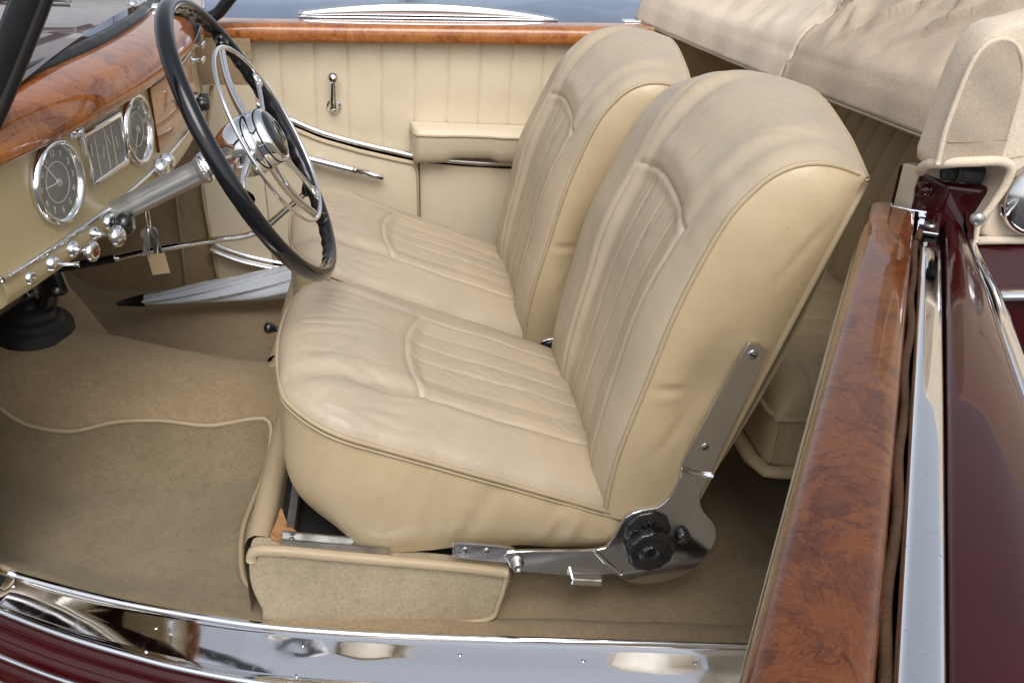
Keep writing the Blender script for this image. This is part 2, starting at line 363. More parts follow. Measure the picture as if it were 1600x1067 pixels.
# footwell walls
obj('near_kick_panel', grid(np.array([[(x, .075+.02*(x+.6), z) for z in np.linspace(.07, .70, 8)] for x in np.linspace(-1.15, -.61, 8)])), 'carpet', body)
kp = obj('far_kick_panel', grid(np.array([[(x, 1.27+.01*math.sin(z*5), z) for z in np.linspace(-.05, .66, 14)] for x in np.linspace(-1.15, -.30, 20)])), 'carpet', body)
obj('panel_piping', tube(cr([(-.40, 1.258, .55), (-.43, 1.258, .42), (-.455, 1.256, .30), (-.452, 1.256, .16), (-.445, 1.256, .0)], 30), .0045, 8), 'piping', kp)
obj('panel_piping', tube(cr([(-.525, 1.262, .50), (-.525, 1.262, .28), (-.535, 1.262, .0)], 20), .004, 8), 'carpet', kp)
obj('far_jamb_trim', grid(np.array([[(x, 1.264, z) for z in np.linspace(.0, .55, 8)] for x in np.linspace(-.452, -.30, 5)])), 'door_leather', body)
fs = cr([(-.455, 1.238, .128), (-.42, 1.243, .108), (-.36, 1.248, .083), (-.27, 1.25, .060), (-.15, 1.25, .045), (.1, 1.25, .04), (.5, 1.25, .04)], 60)
pl2 = obj('far_sill_plate', tube(fs, .013, 12, ry=.008), 'chrome', body); obj('edge_bead', tube(fs+np.array([.004, .012, .014]), .0045, 8), 'chrome', pl2)
obj('firewall', grid(np.array([[(-1.10-.06*z, y, z) for z in np.linspace(.2, .82, 8)] for y in np.linspace(0, 1.3, 10)])), 'carpet', body)
# cowl and bonnet ahead of the windscreen
Gc = np.array([[(-.44-.93*u, y, .765+.05*(1-((y-.65)/.62)**2)*(.6+.4*u)-.02*u-.5*max(0, abs(y-.65)-.56)**1.5) for y in np.linspace(.0, 1.30, 40)] for u in np.linspace(0, 1, 24)])
bn = obj('bonnet', grid(Gc), 'burgundy', body)
obj('bonnet_hinge', tube([(-.5-.85*u, .65, .818+.018*u) for u in np.linspace(0, 1, 12)], .006, 8), 'chrome', bn)
# rear body: B-post, quarter side, rear side wall
bp = bev(obj('door_post', prism([(.694, .030, .722), (.702, -.020, .724), (.716, -.050, .718), (.80, -.085, .716), (.80, .030, .722)], (0, 0, -.55)), 'burgundy', body, smooth=False), .006, 3)
obj('striker_boss', lathe([(.0105, 0), (.0105, .005), (.008, .009), (.0005, .010)], (.704, -.026, .703), (-.9, -.4, .1), 20), 'burgundy', bp)
obj('post_trim', prism([(.692, .014, .724), (.698, .013, .724), (.704, -.012, .7255), (.698, -.014, .7255)], (0, 0, -.52)), 'door_leather', body, smooth=False)
qs = [(-.045, .74), (-.055, .70), (-.080, .66), (-.108, .645), (-.119, .62), (-.125, .58), (-.128, .50), (-.13, .30), (-.125, .0), (-.10, -.2)]
qx = np.linspace(.742, 1.7, 30)
qp = obj('rear_quarter', grid(np.array([[(x, y-.03*sst(np.array(x), .75, 1.3), z) for y, z in cr([(a, b, 0) for a, b in qs], 30)[:, :2]] for x in qx])), 'burgundy', body)
obj('quarter_moulding', tube([(x, -.126-.03*float(sst(np.array(x), .75, 1.3)), .602) for x in qx], .0145, 12, ry=.008), 'chrome', qp)
obj('rear_side_wall', grid(np.array([[(x, .055, z) for z in np.linspace(0, .68, 6)] for x in np.linspace(.80, 1.3, 6)])), 'rear_leather', body)
obj('rear_far_wall', grid(np.array([[(x, 1.29, z) for z in np.linspace(0, .695, 6)] for x in np.linspace(.60, 1.1, 6)])), 'rear_leather', body)
obj('quarter_floor_edge', box((1.0, -.02, .0), (.5, .15, .02)), 'carpet', body)

# ------------------------------------------------------------------ floor mat
mp = [(-.80, .40), (-.775, .475), (-.73, .480), (-.66, .455), (-.58, .447), (-.50, .462), (-.42, .468), (-.33, .465), (-.255, .477), (-.222, .475), (-.217, .44), (-.232, .36), (-.245, .25), (-.240, .17), (-.225, .105), (-.196, .065), (-.168, .042), (-.160, .016), (-.172, -.004), (-.26, .012), (-.36, .034), (-.46, .062), (-.55, .094), (-.62, .125), (-.74, .16), (-.82, .28)]
mo = cr([(a, b, 0) for a, b in mp], 150, True)[:, :2]
cxy = np.array([-.50, .27]); rings = []
for s in np.linspace(0, 1, 34):
    q = cxy+(mo-cxy)*s; z = floor_z(q[:, 0], q[:, 1])+.0075+.0022*lump(q[:, 0], q[:, 1], 20, 5)+.004*np.exp(-((q[:, 1]-.44)/.03)**2)*np.sin(q[:, 0]*19)
    if s > .995: z = z-.006
    rings.append(np.c_[q, z])
fm = thing('floor_mat', 'beige carpet floor mat with piped edge lying on the driver side floor', 'mat', (-.5, .27, 0))
V, F = grid(np.array(rings), cv=True); ms = obj('mat_pile', (V, F), 'mat', fm)
obj('edge_binding', tube(rings[-1]+np.array([0, 0, .0035]), .0048, 8, closed=True), 'piping', fm)

# ------------------------------------------------------------------ seats
EDGE = [(.338, .185), (.340, .23), (.348, .29), (.362, .351), (.379, .415), (.410, .533), (.456, .649), (.491, .697), (.517, .718), (.549, .729), (.587, .728), (.636, .713)]
WD = .48
def creases(x, y, segs):
    h = 0
    for (x0, y0), (x1, y1), dep, wid in segs:
        dx, dy = x1-x0, y1-y0; L2 = dx*dx+dy*dy; t = np.clip(((x-x0)*dx+(y-y0)*dy)/L2, 0, 1)
        d = np.hypot(x-x0-t*dx, y-y0-t*dy); fade = np.sin(np.clip(t, .02, .98)*np.pi)**.5
        h = h-dep*fade*(np.exp(-(d/wid)**2)-.45*np.exp(-((d-1.9*wid)/wid)**2))
    return h
def pleat_profile(bb, b0, b1, n, yw):
    """groove + puff across n pleats between b0..b1 ; yw = metres per unit b"""
    p = (bb-b0)/(b1-b0)*n; inside = (bb >= b0) & (bb <= b1); fr = p-np.floor(p); w = (b1-b0)/n*yw
    d = np.minimum(fr, 1-fr)*w
    return np.where(inside, .0014*(1-(2*fr-1)**2)-.0026*np.exp(-(d/.0020)**2)+.0009*np.exp(-((d-.0045)/.002)**2), 0)
def make_seat(name, label):
    root = thing(name, label, 'car seat', (.10, .24, 0))
    # ---- cushion top
    nb = 100; bb = np.linspace(0, 1, nb+1); aa = np.linspace(0, 1, 121); asplit = .325; ia = 39
    aa = np.r_[np.linspace(0, asplit, ia+1), np.linspace(asplit, 1, 82)[1:]]
    A, B = np.meshgrid(aa, bb, indexing='ij'); b0, b1 = .20, .72
    xf = -.147+.012*(2*B-1)**2; xr = .40; xsm = .047+.026*np.clip(((B-.44)/.26), -1.05, 1.05)**2
    X = np.where(A < asplit, xf+(xsm-xf)*(A/asplit)**1.35, xsm+(xr-xsm)*(A-asplit)/(1-asplit))
    r = .115; d = np.clip(X-xf, 0, r); ins = r-np.sqrt(np.clip(r*r-(r-d)**2, 0, None)); ins = ins*.9
    Yc = ins+B*(WD-2*ins); zp = .331-.40*X
    fr = (1-(1-np.clip((X-xf)/.11, 0, 1))**2)**.6
    crown = .062*np.clip(1-np.abs(2*B-1)**2.3, 0, 1)**.55*fr
    P = np.stack([X, Yc, zp+crown], 2)
    inp = sst(B, b0-.04, b0+.10)*(1-sst(B, b1-.10, b1+.04))*sst(A, asplit, asplit+.05)
    fade = 1-.45*sst(X, .1, .34)
    h = -.009*inp*fade
    h += np.where(A >= asplit, pleat_profile(B, b0, b1, 5, WD), 0)*sst(A, asplit, asplit+.04)
    dB = np.minimum(np.abs(B-b0), np.abs(B-b1))*WD
    h -= .0014*np.exp(-(dB/.0024)**2)*(A >= asplit-.002)
    dA = np.abs(X-xsm); h -= np.where((B >= b0) & (B <= b1), .0040*np.exp(-(dA/.0032)**2), 0)
    h += .009*np.exp(-((X-xsm+.055)/.036)**2)*sst(B, b0-.03, b0+.14)*(1-sst(B, b1-.12, b1+.05))
    seg = [((.070, b1*WD), (-.13, .37), .0042, .012), ((.075, b0*WD), (-.115, .085), .0060, .014), ((.30, b0*WD+.002), (.05, b0*WD), .003, .010)]
    rr = np.random.RandomState(4)
    for k in range(26):                               # drag wrinkles at the front corners
        a0 = rr.uniform(-.09, .03); y0 = rr.uniform(.02, .12); ln = rr.uniform(.03, .08); an = rr.uniform(-.5, .9)
        seg.append(((a0, y0), (a0+ln*math.cos(an), y0+ln*math.sin(an)), rr.uniform(.0010, .0024), rr.uniform(.0022, .004)))
    for k in range(20):                               # sitting wrinkles in the pleated part
        a0 = rr.uniform(.08, .30); y0 = rr.uniform(.10, .34); ln = rr.uniform(.03, .09); an = rr.uniform(-.9, .9)
        seg.append(((a0, y0), (a0+ln*math.cos(an), y0+ln*math.sin(an)), rr.uniform(.0008, .0020), rr.uniform(.002, .004)))
    for k in range(16):                                # creases over the front roll
        y0 = rr.uniform(.10, .36); seg.append(((-.11, y0), (-.02+rr.uniform(-.02, .05), y0+rr.uniform(-.05, .02)), rr.uniform(.0008, .0020), .0035))
    h += creases(X, Yc, seg)+.0016*lump(X, Yc, 42, 8)*fr+.0016*lump(X, Yc, 15, 9)*fr
    N = vnorm(P); N = np.where((N[..., 2:] < 0), -N, N); P = P+N*h[..., None]
    Ac, Bc = .25*(A[1:, 1:]+A[:-1, :-1]+A[1:, :-1]+A[:-1, 1:]), .5*(B[1:, 1:]+B[1:, :-1])
    isp = (Ac > asplit) & (Bc > b0) & (Bc < b1)
    cu = obj('cushion', grid(P, ~isp), 'seat', root)
    for k in range(5):
        q = b0+(b1-b0)*k/5; q2 = b0+(b1-b0)*(k+1)/5; obj('pleat', grid(P, isp & (Bc > q) & (Bc < q2)), 'seat', cu)
    ib0, ib1 = 20, 72
    obj('seam_welt', tube(P[ia, ib0:ib1+1][::3]+np.array([-.001, 0, -.0005]), .0015, 8), 'piping', cu)
    # ---- skirt
    loop = np.vstack([P[::-1, 0][:-1], P[0, :][:-1], P[:, -1]])
    loop = cr(loop[::4], 220)
    nrm = plan_normals(loop); ctr = loop.mean(0)
    if np.dot(nrm[20], loop[20]-ctr) < 0: nrm = -nrm
    nrm = np.array([nrm[max(0, i-4):i+5].mean(0) for i in range(len(nrm))]); nrm /= np.linalg.norm(nrm, axis=1)[:, None]
    rows = []
    for s in np.linspace(0, 1, 36):
        fx = np.clip(-nrm[:, 0], 0, 1); zb = .132-.012*sst(loop[:, 0], .15, .36)
        z = loop[:, 2]+s*(zb-loop[:, 2]); kk = .008+.105*fx
        o = .010*math.sin(math.pi*s)*(1-.3*fx)-kk*s**(3.+3.2*fx)
        ar = loop[:, 0]; near = sst(-nrm[:, 1], .5, .9)
        fold = np.zeros(len(loop)); r2 = np.random.RandomState(21)
        for k in range(14):
            xc = r2.uniform(-.02, .34); sl = r2.uniform(-.09, .02); wv = r2.uniform(.006, .014); am = r2.uniform(.001, .0034)*(.4+.9*(xc > .15))
            fold += am*np.exp(-((ar-xc-sl*s)/wv)**2)*math.sin(math.pi*min(1, .12+s*.9))*(1 if k % 2 else -1)
        o = o+fold*near+.0022*lump(ar, z*1.0, 26, 31)*math.sin(math.pi*min(1, s*1.0))
        rows.append(np.c_[loop[:, :2]+nrm[:, :2]*o[:, None], z-.002])
    sk = obj('cushion_skirt', grid(np.array(rows)), 'seat_side', root)
    obj('piping', tube(loop+nrm*.0015, .0036, 10), 'piping', cu)
    obj('piping', tube(loop+nrm*.0036-np.array([0, 0, .0070]), .0020, 8), 'piping', cu)
    obj('hem_shade_strip', tube(rows[-1]+np.array([0, .004, .0]), .003, 6), 'dark', sk)  # dark strip standing in for shade along the skirt hem
    # ---- backrest front
    ed = cr([(a, 0, b) for a, b in EDGE], 141)[:, [0, 2]]
    nt_ = 140; it = 87; ts = it/nt_; v0, v1 = .12, .60
    tt = np.linspace(0, 1, nt_+1); vv = np.linspace(0, 1, 101); T_, V_ = np.meshgrid(tt, vv, indexing='ij')
    tb = T_+.016*(1-((V_-.36)/.24)**2).clip(-1.2, 1)*np.exp(-((T_-ts)/.12)**2)      # seam arches upwards
    ex = np.interp(tb, tt, ed[:, 0]); ez = np.interp(tb, tt, ed[:, 1])
    dome = np.clip(1-np.abs(2*V_-1)**1.55, 0, 1); flat = np.clip(1-np.abs(2*V_-1)**3.2, 0, 1)**.6
    z = .2+(ez-.2)*(1+.115*dome*sst(ez, .25, .6))
    bul = .040*np.sin(np.pi*np.clip(T_*.80+.12, 0, 1))**.8*(1-sst(T_, .82, 1.0)*.9)*(1-.55*sst(T_, .40, .72))
    x = ex-bul*flat+.018*dome*sst(T_, .75, 1.0)
    edge_in = .010*(1-flat)*0
    P = np.stack([x, WD*V_, z], 2)
    inp = sst(V_, v0-.02, v0+.10)*(1-sst(V_, v1-.06, v1+.02))*(1-sst(T_, ts-.03, ts))
    dish = sst(V_, v0-.03, v0+.16)*(1-sst(V_, v1-.045, v1+.012))*(1-sst(T_, .80, .97)); h = -.006*inp-.017*dish*(.35+.65*sst(T_, .1, .45))
    h += np.where(T_ <= ts, pleat_profile(V_, v0, v1, 4, WD), 0)*(1-sst(T_, ts-.04, ts))
    dV = np.minimum(np.abs(V_-v0), np.abs(V_-v1))*WD
    h -= .0018*np.exp(-(dV/.0028)**2)*np.where(T_ <= ts, 1, np.exp(-((T_-ts)/.06)**2))
    dT = np.abs(T_-ts)*.7; h -= np.where((V_ >= v0) & (V_ <= v1), .0050*np.exp(-(dT/.0038)**2), 0)
    h += .006*np.exp(-((T_-ts-.045)/.035)**2)*sst(V_, v0-.02, v0+.12)*(1-sst(V_, v1-.12, v1+.02))
    U = T_*.7; W = V_*WD
    seg = [((ts*.7, v1*WD), (.66, .33), .0035, .010), ((ts*.7, v0*WD), (.56, .045), .0045, .014), ((.54, .045), (.68, .06), .0045, .014)]
    rr = np.random.RandomState(14)
    for k in range(34):
        u0 = rr.uniform(.05, .62); w0 = rr.uniform(.06, .40); ln = rr.uniform(.04, .12); an = rr.uniform(-.35, .35)
        seg.append(((u0, w0), (u0+ln*math.cos(an), w0+ln*math.sin(an)), rr.uniform(.0007, .0018), rr.uniform(.0022, .0045)))
    h += creases(U, W, seg)+(.0016*lump(U, W, 34, 18)+.0018*lump(U, W, 13, 19))*flat
    N = vnorm(P); N = np.where((N[..., :1] > 0) & (T_[..., None] < .7), -N, N); sg = np.sign(-N[60, 50, 0]); N = N*sg
    N = vnorm(P); N = N if N[60, 50, 0] < 0 else -N
    P = P+N*h[..., None]
    Tc, Vc = .5*(T_[1:, 1:]+T_[:-1, 1:]), .5*(V_[1:, 1:]+V_[1:, :-1]); isp = (Tc < ts) & (Vc > v0) & (Vc < v1)
    bk = obj('backrest', grid(P, ~isp), 'seat', root)
    for k in range(4):
        q = v0+(v1-v0)*k/4; q2 = v0+(v1-v0)*(k+1)/4; obj('pleat', grid(P, isp & (Vc > q) & (Vc < q2)), 'seat', bk)
    obj('seam_welt', tube(P[it, 12:61][::3]+np.array([0, 0, -.001]), .0015, 8), 'piping', bk)
    # ---- sides and back panel
    for sgn, yy, col in ((-1, 0, 0), (1, WD, -1)):
        fe = P[:, col].copy(); rearT = np.c_[.480+(.636-.480)*np.linspace(-.05, 1, nt_+1)**.85 if False else np.interp(np.linspace(0, 1, nt_+1), [0, 1], [.470, .637]), np.full(nt_+1, yy), np.interp(np.linspace(0, 1, nt_+1), [0, 1], [.185, .712])]
        rows = []
        for s in np.linspace(0, 1, 26):
            q = fe*(1-s)+rearT*s; wd_ = np.linalg.norm(fe-rearT, axis=1)
            o = np.minimum(.016, wd_*.14)*np.sin(np.pi*s)**.7
            o = o+(.0016*lump(q[:, 0], q[:, 2], 30, 41)+creases(q[:, 0], q[:, 2], [((.375, .41), (.43, .405), .004, .007), ((.40, .30), (.44, .36), .002, .008), ((.55, .60), (.60, .66), .0015, .008), ((.52, .56), (.58, .64), .0012, .006)])-.022*np.exp(-((q[:, 0]-.465)/.05)**2-((q[:, 2]-.40)/.075)**2)+.006*np.exp(-((q[:, 0]-.53)/.06)**2-((q[:, 2]-.60)/.08)**2))*np.sin(np.pi*s)
            q = q.copy(); q[:, 1] = yy+sgn*o; rows.append(q)
        obj('side_panel', grid(np.array(rows)), 'seat_side', root)
        pe = fe[::3]; obj('piping', tube(pe+np.array([0, sgn*.001, 0]), .0036, 10), 'piping', bk)
        rp = rearT[::6]+np.array([.002, sgn*.001, 0]); obj('rear_welt', tube(rp, .0050, 10), 'piping', bk)
    top = P[-1]; bot = np.c_[np.full(101, .470), vv*WD, np.full(101, .185)]
    G = np.array([top*(1-s)+bot*s+np.array([.02*math.sin(math.pi*s), 0, 0]) for s in np.linspace(0, 1, 24)])
    obj('back_panel', grid(G), 'seat_side', root); obj('rear_welt', tube(top[::4]+np.array([.003, 0, -.004]), .0036, 10), 'piping', bk)
    # ---- recliner bracket on the near side
    BRK = [(.505, .476), (.513, .484), (.525, .484), (.533, .475), (.536, .460), (.486, .268), (.475, .230), (.483, .202), (.506, .171), (.511, .138), (.491, .094), (.463, .072), (.421, .061), (.384, .066), (.359, .086), (.337, .085), (.286, .089), (.233, .099), (.199, .106), (.189, .124), (.192, .143), (.320, .137), (.346, .153), (.363, .195), (.386, .208), (.414, .213), (.433, .241), (.442, .271), (.443, .298)]
    ol = cr([(a, -.014, b) for a, b in BRK], 110, True)
    br = bev(obj('recliner_bracket', prism(ol, (0, -.007, 0)), 'bracket', root, smooth=False), .0022, 3, 50)
    ol2 = cr([(.107, -.012, .158), (.112, -.012, .163), (.191, -.012, .149), (.200, -.012, .134), (.192, -.012, .120), (.112, -.012, .136), (.107, -.012, .141)], 40, True)
    bev(obj('mounting_strap', prism(ol2, (0, -.006, 0)), 'bracket', br, smooth=False), .0015, 2, 50)
    bev(obj('stop_tab', box((.310, -.028, .086), (.050, .018, .012), ((1, 0, -.15), (0, 1, 0), (.15, 0, 1))), 'chrome', br, smooth=False), .003)
    obj('bracket_rib', tube(cr([(.322, -.022, .137), (.342, -.023, .112), (.366, -.022, .088)], 14), .004, 8), 'chrome', br)
    obj('arm_step', tube([(.440, -.0225, .283), (.458, -.0235, .274), (.488, -.0225, .266)], .0035, 8), 'chrome', br)
    obj('adjuster_knob', lathe([(.034, 0), (.0365, .004), (.0365, .018), (.034, .021), (.027, .0225), (.024, .021), (.015, .0215), (.014, .025), (.011, .026), (.010, .0245), (.0005, .0245)], (.404, -.020, .142), (0, -1, 0), 72, (12, .03)), 'black', br)
    obj('adjuster_knob_base', lathe([(.034, 0), (.035, .003), (.032, .006), (.001, .006)], (.400, -.0205, .172), (0, -1, 0), 60, (9, .025)), 'black', br)
    obj('lock_button', lathe([(.0115, 0), (.012, .007), (.010, .012), (.006, .015), (.0004, .016)], (.455, -.020, .158), (0, -1, 0), 24), 'black', br)
    obj('pivot_bolt', lathe([(.011, 0), (.011, .006), (.0075, .006), (.0075, .017), (.0045, .017), (.0045, .013), (.0003, .013)], (.203, -.020, .124), (0, -1, 0), 6*4), 'steel', br)
    for a, b, rr_ in ((.517, .468, .0075), (.470, .318, .0065), (.125, .150, .0055), (.157, .146, .0055)):
        screw((a, -.0215 if a > .3 else -.0185, b), (0, -1, 0), rr_, br, 'steel')
    # ---- carpeted base with leather roll, rail, torn corner
    BX = [(-.178, .165), (-.189, .150), (-.193, .096), (-.182, .045), (-.165, .004), (0, .003), (.156, .003), (.176, .030), (.194, .096), (.120, .114), (.005, .132), (-.115, .152)]
    ob = cr([(a, 0, b) for a, b in BX], 120, True); ob[:, 1] = -.004-.012*sst(ob[:, 0], -.1, .2)
    bs = bev(obj('seat_base', prism(ob, (0, .028, 0)), 'base_carpet', root, smooth=False), .006, 3, 40)
    tr = cr([(-.186, -.004, .142), (-.181, -.003, .158), (-.150, -.004, .158), (-.05, -.005, .139), (.06, -.011, .123), (.14, -.015, .110), (.190, -.016, .098)], 50)
    obj('top_roll', tube(tr, .0085, 10), 'piping', bs)
    be = cr([(.190, -.018, .098), (.178, -.018, .040), (.158, -.018, .006), (.05, -.011, .004), (-.09, -.006, .004)], 40); obj('edge_binding', tube(be, .0042, 8), 'piping', bs)
    fp = np.array([[(-.190+.0105*math.cos(a)*k-.012*(1-t), .02+t*.44, h) for h, a, k in ((.0, 0, 0), (.06, 0, 0), (.12, 0, 0), (.150, 0, .3), (.163, 0, .9), (.168, 0, 1.8), (.165, 0, 3.4), (.150, 0, 3.9), (.05, 0, 3.9))] for t in np.linspace(0, 1, 12)])
    obj('front_roll', grid(fp), 'piping', bs)
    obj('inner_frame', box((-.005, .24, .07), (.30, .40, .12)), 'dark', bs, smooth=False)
    obj('frame_bar', box((-.133, .22, .155), (.012, .36, .022)), 'steel', bs, smooth=False)
    tn = cr([(-.158, .015, .166), (-.155, .05, .168), (-.150, .085, .167), (-.143, .06, .163), (-.125, .035, .158), (-.105, .020, .155), (-.125, .012, .158)], 40, True); tn = tn+np.c_[np.zeros(40), np.zeros(40), .002*np.sin(np.arange(40)*1.7)]
    obj('torn_corner', prism(tn, (0, 0, -.012)), 'torn', bs, smooth=False)
    rl = obj('slide_rail', cat(box((-.065, .008, .152), (.155, .020, .004), ((1, 0, -.19), (0, 1, 0), (.19, 0, 1))), box((-.065, -.001, .156), (.155, .003, .010), ((1, 0, -.19), (0, 1, 0), (.19, 0, 1))), box((-.065, .017, .156), (.155, .003, .010), ((1, 0, -.19), (0, 1, 0), (.19, 0, 1)))), 'steel', bs, smooth=False)
    screw((-.128, .008, .168), (.19, 0, 1), .004, bs, 'steel')
    return root
ds = make_seat('driver_seat', 'pleated beige leather driver seat with chrome recliner bracket nearest the open door')
ps = copy_tree(ds, None, (-.040, .605, -.030))
ps.name = 'passenger_seat'; tag(ps, 'pleated beige leather passenger seat beside the far door, behind the driver seat')
for o_ in (ds, ps): o_['group'] = 'front seats'
lv = obj('adjuster_lever', tube([(-.10, .47, .262), (-.188, .452, .288)], .0035, 8), 'brass', ds)
obj('lever_knob', lathe([(.005, 0), (.006, .004), (.0105, .013), (.0115, .019), (.008, .024), (.0004, .0255)], (-.183, .453, .286), (-1, -.1, .3), 20), 'black', lv)

# ------------------------------------------------------------------ rear seat
rs = thing('rear_seat', 'pleated beige leather rear bench seat in shade behind the front seats', 'car seat', (.8, .65, 0))
ya, yb = .085, 1.25
U, W = np.meshgrid(np.linspace(0, 1, 60), np.linspace(0, 1, 260), indexing='ij')
rx = .625+.30*U; ry = ya+(yb-ya)*W
ends = np.clip(np.minimum(W, 1-W)*(yb-ya)/.07, 0, 1); er = (1-(1-ends)**2)**.5
rz = .285+.062*(1-(1-np.clip(U/.22, 0, 1))**2)**.5*er+.004*np.sin(U*5)*er
inside = (U > .22) & (W > .06); fr_ = np.mod(ry/.062, 1); dd = np.minimum(fr_, 1-fr_)*.062
rz = rz+np.where(U > .2, .003*(1-(2*fr_-1)**2)-.006*np.exp(-(dd/.0035)**2), 0)*sst(U, .2, .26)*er+.0015*lump(rx, ry, 30, 3)*er
rz = rz-.006*np.exp(-((U-.21)/.012)**2)
Pr = np.stack([rx, ry, rz], 2); rc = obj('cushion', grid(Pr), 'rear_leather', rs)
vp = cr([(.93, ya, 0), (.80, ya, 0), (.66, ya, 0), (.640, ya+.004, 0), (.629, ya+.014, 0), (.625, ya+.035, 0), (.625, ya+.3, 0), (.625, yb, 0)], 60)
obj('front_valance', grid(np.array([vp+np.array([0, 0, .288-t*.09]) for t in np.linspace(0, 1, 8)])), 'rear_leather', rs)
obj('piping', tube([(.93, ya-.002, .290), (.66, ya-.002, .287), (.632, ya+.004, .286), (.623, ya+.03, .286), (.623, yb, .286)], .005, 8), 'piping', rc)
obj('base_rail', tube([(.93, ya-.01, .192), (.65, ya-.01, .192), (.625, ya-.005, .192), (.612, ya+.03, .192), (.612, yb, .192)], .014, 10, ry=.010), 'rear_leather', rs)
bx_ = .905+.13*U; bz = .33+.42*U; fr_ = np.mod(ry/.058, 1); dd = np.minimum(fr_, 1-fr_)*.058
bo = .030*np.sin(np.pi*np.clip(U, 0, 1))**.6*er+.003*(1-(2*fr_-1)**2)-.005*np.exp(-(dd/.0035)**2)
obj('seat_box', box((.785, (ya+yb)/2, .241), (.30, yb-ya-.006, .084)), 'rear_leather', rs, smooth=False)
rb_ = obj('backrest', grid(np.stack([bx_-bo, ry, bz], 2)), 'rear_leather', rs)
obj('piping', tube([(.895, y, .335) for y in np.linspace(ya, yb, 20)], .009, 8), 'rear_leather', rb_)
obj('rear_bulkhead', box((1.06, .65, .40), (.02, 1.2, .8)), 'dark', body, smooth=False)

# ------------------------------------------------------------------ dashboard
def xd(y): return -.365-.10*((y-.67)/.67)**2
def dn(y):
    s = -.2*(y-.67)/.67**2; n = np.array([1, -s, 0]); return n/np.linalg.norm(n)
def dt(y):
    n = dn(y); return np.array([-n[1], n[0], 0])
def DP(y, z, o=0): return np.array([xd(y), y, z])+dn(y)*(.008+o)
yd = np.linspace(.035, 1.262, 70)
da = thing('dashboard', 'cream dashboard with burl wood top, round dials and chrome switches', 'dashboard', (-.42, .65, .52))
def dsweep(sec, ys_=yd): return grid(np.array([[DP(y, z, o) for o, z in sec] for y in ys_]))
ro = np.linspace(0, 1, 9)
obj('face_panel', dsweep([(-.06, .728), (-.001, .728), (0, .724), (0, .70), (0, .66), (0, .62), (0, .592), (.0015, .584), (.0005, .577), (.002, .570), (.003, .556), (.000, .546), (-.008, .539), (-.022, .535), (-.08, .536)]), 'cream', da)
wt = obj('wood_top', dsweep(np.vstack([cr([(-.075, .777, 0), (-.045, .775, 0), (-.018, .7705, 0), (-.002, .766, 0), (.006, .762, 0)], 14)[:, :2], cr([(.0085, .7595, 0), (.015, .748, 0), (.020, .733, 0), (.0205, .724, 0), (.017, .716, 0), (.008, .713, 0), (-.02, .714, 0)], 22)[:, :2]])), 'wood_dash', da)
obj('trim_strip', tube([DP(y, .580, .0035) for y in yd], .0036, 8), 'chrome', da)
# raised veneer block on the passenger side of the wood top
yb_ = np.linspace(.86, 1.13, 16)
bev(obj('veneer_block', cat(dsweep([(-.05, .775), (.012, .775), (.030, .768), (.034, .755), (.030, .716), (-.02, .714)], yb_)), 'wood_dash', da), .004)
solid(da.children[-1], .012, 1)
# instruments
def text_mesh(txt, size):
    cu = bpy.data.curves.new('t', 'FONT'); cu.body = txt; cu.size = size; cu.align_x = 'CENTER'; cu.align_y = 'CENTER'; cu.extrude = .0002
    o = bpy.data.objects.new('t', cu); COL.objects.link(o); bpy.context.view_layer.update()
    me = bpy.data.meshes.new_from_object(o.evaluated_get(bpy.context.evaluated_depsgraph_get()))
    V = np.array([v.co[:] for v in me.vertices]); F = [tuple(p.vertices) for p in me.polygons]
    bpy.data.objects.remove(o); bpy.data.curves.remove(cu); bpy.data.meshes.remove(me); return V, F
def put(vf, y, z, o, dy, dz, rot=0):
    """flat drawing (x right, y up) laid on the dash face: right = -t direction as the driver sees it"""
    V, F = vf; n = dn(y); t = dt(y); c, s = math.cos(rot), math.sin(rot); out = []
    for a, b, k in V:
        a2, b2 = a*c-b*s, a*s+b*c
        out.append(DP(y, z, o)+t*(dy+a2)+np.array([0, 0, dz+b2])+n*k)
    return np.array(out), F
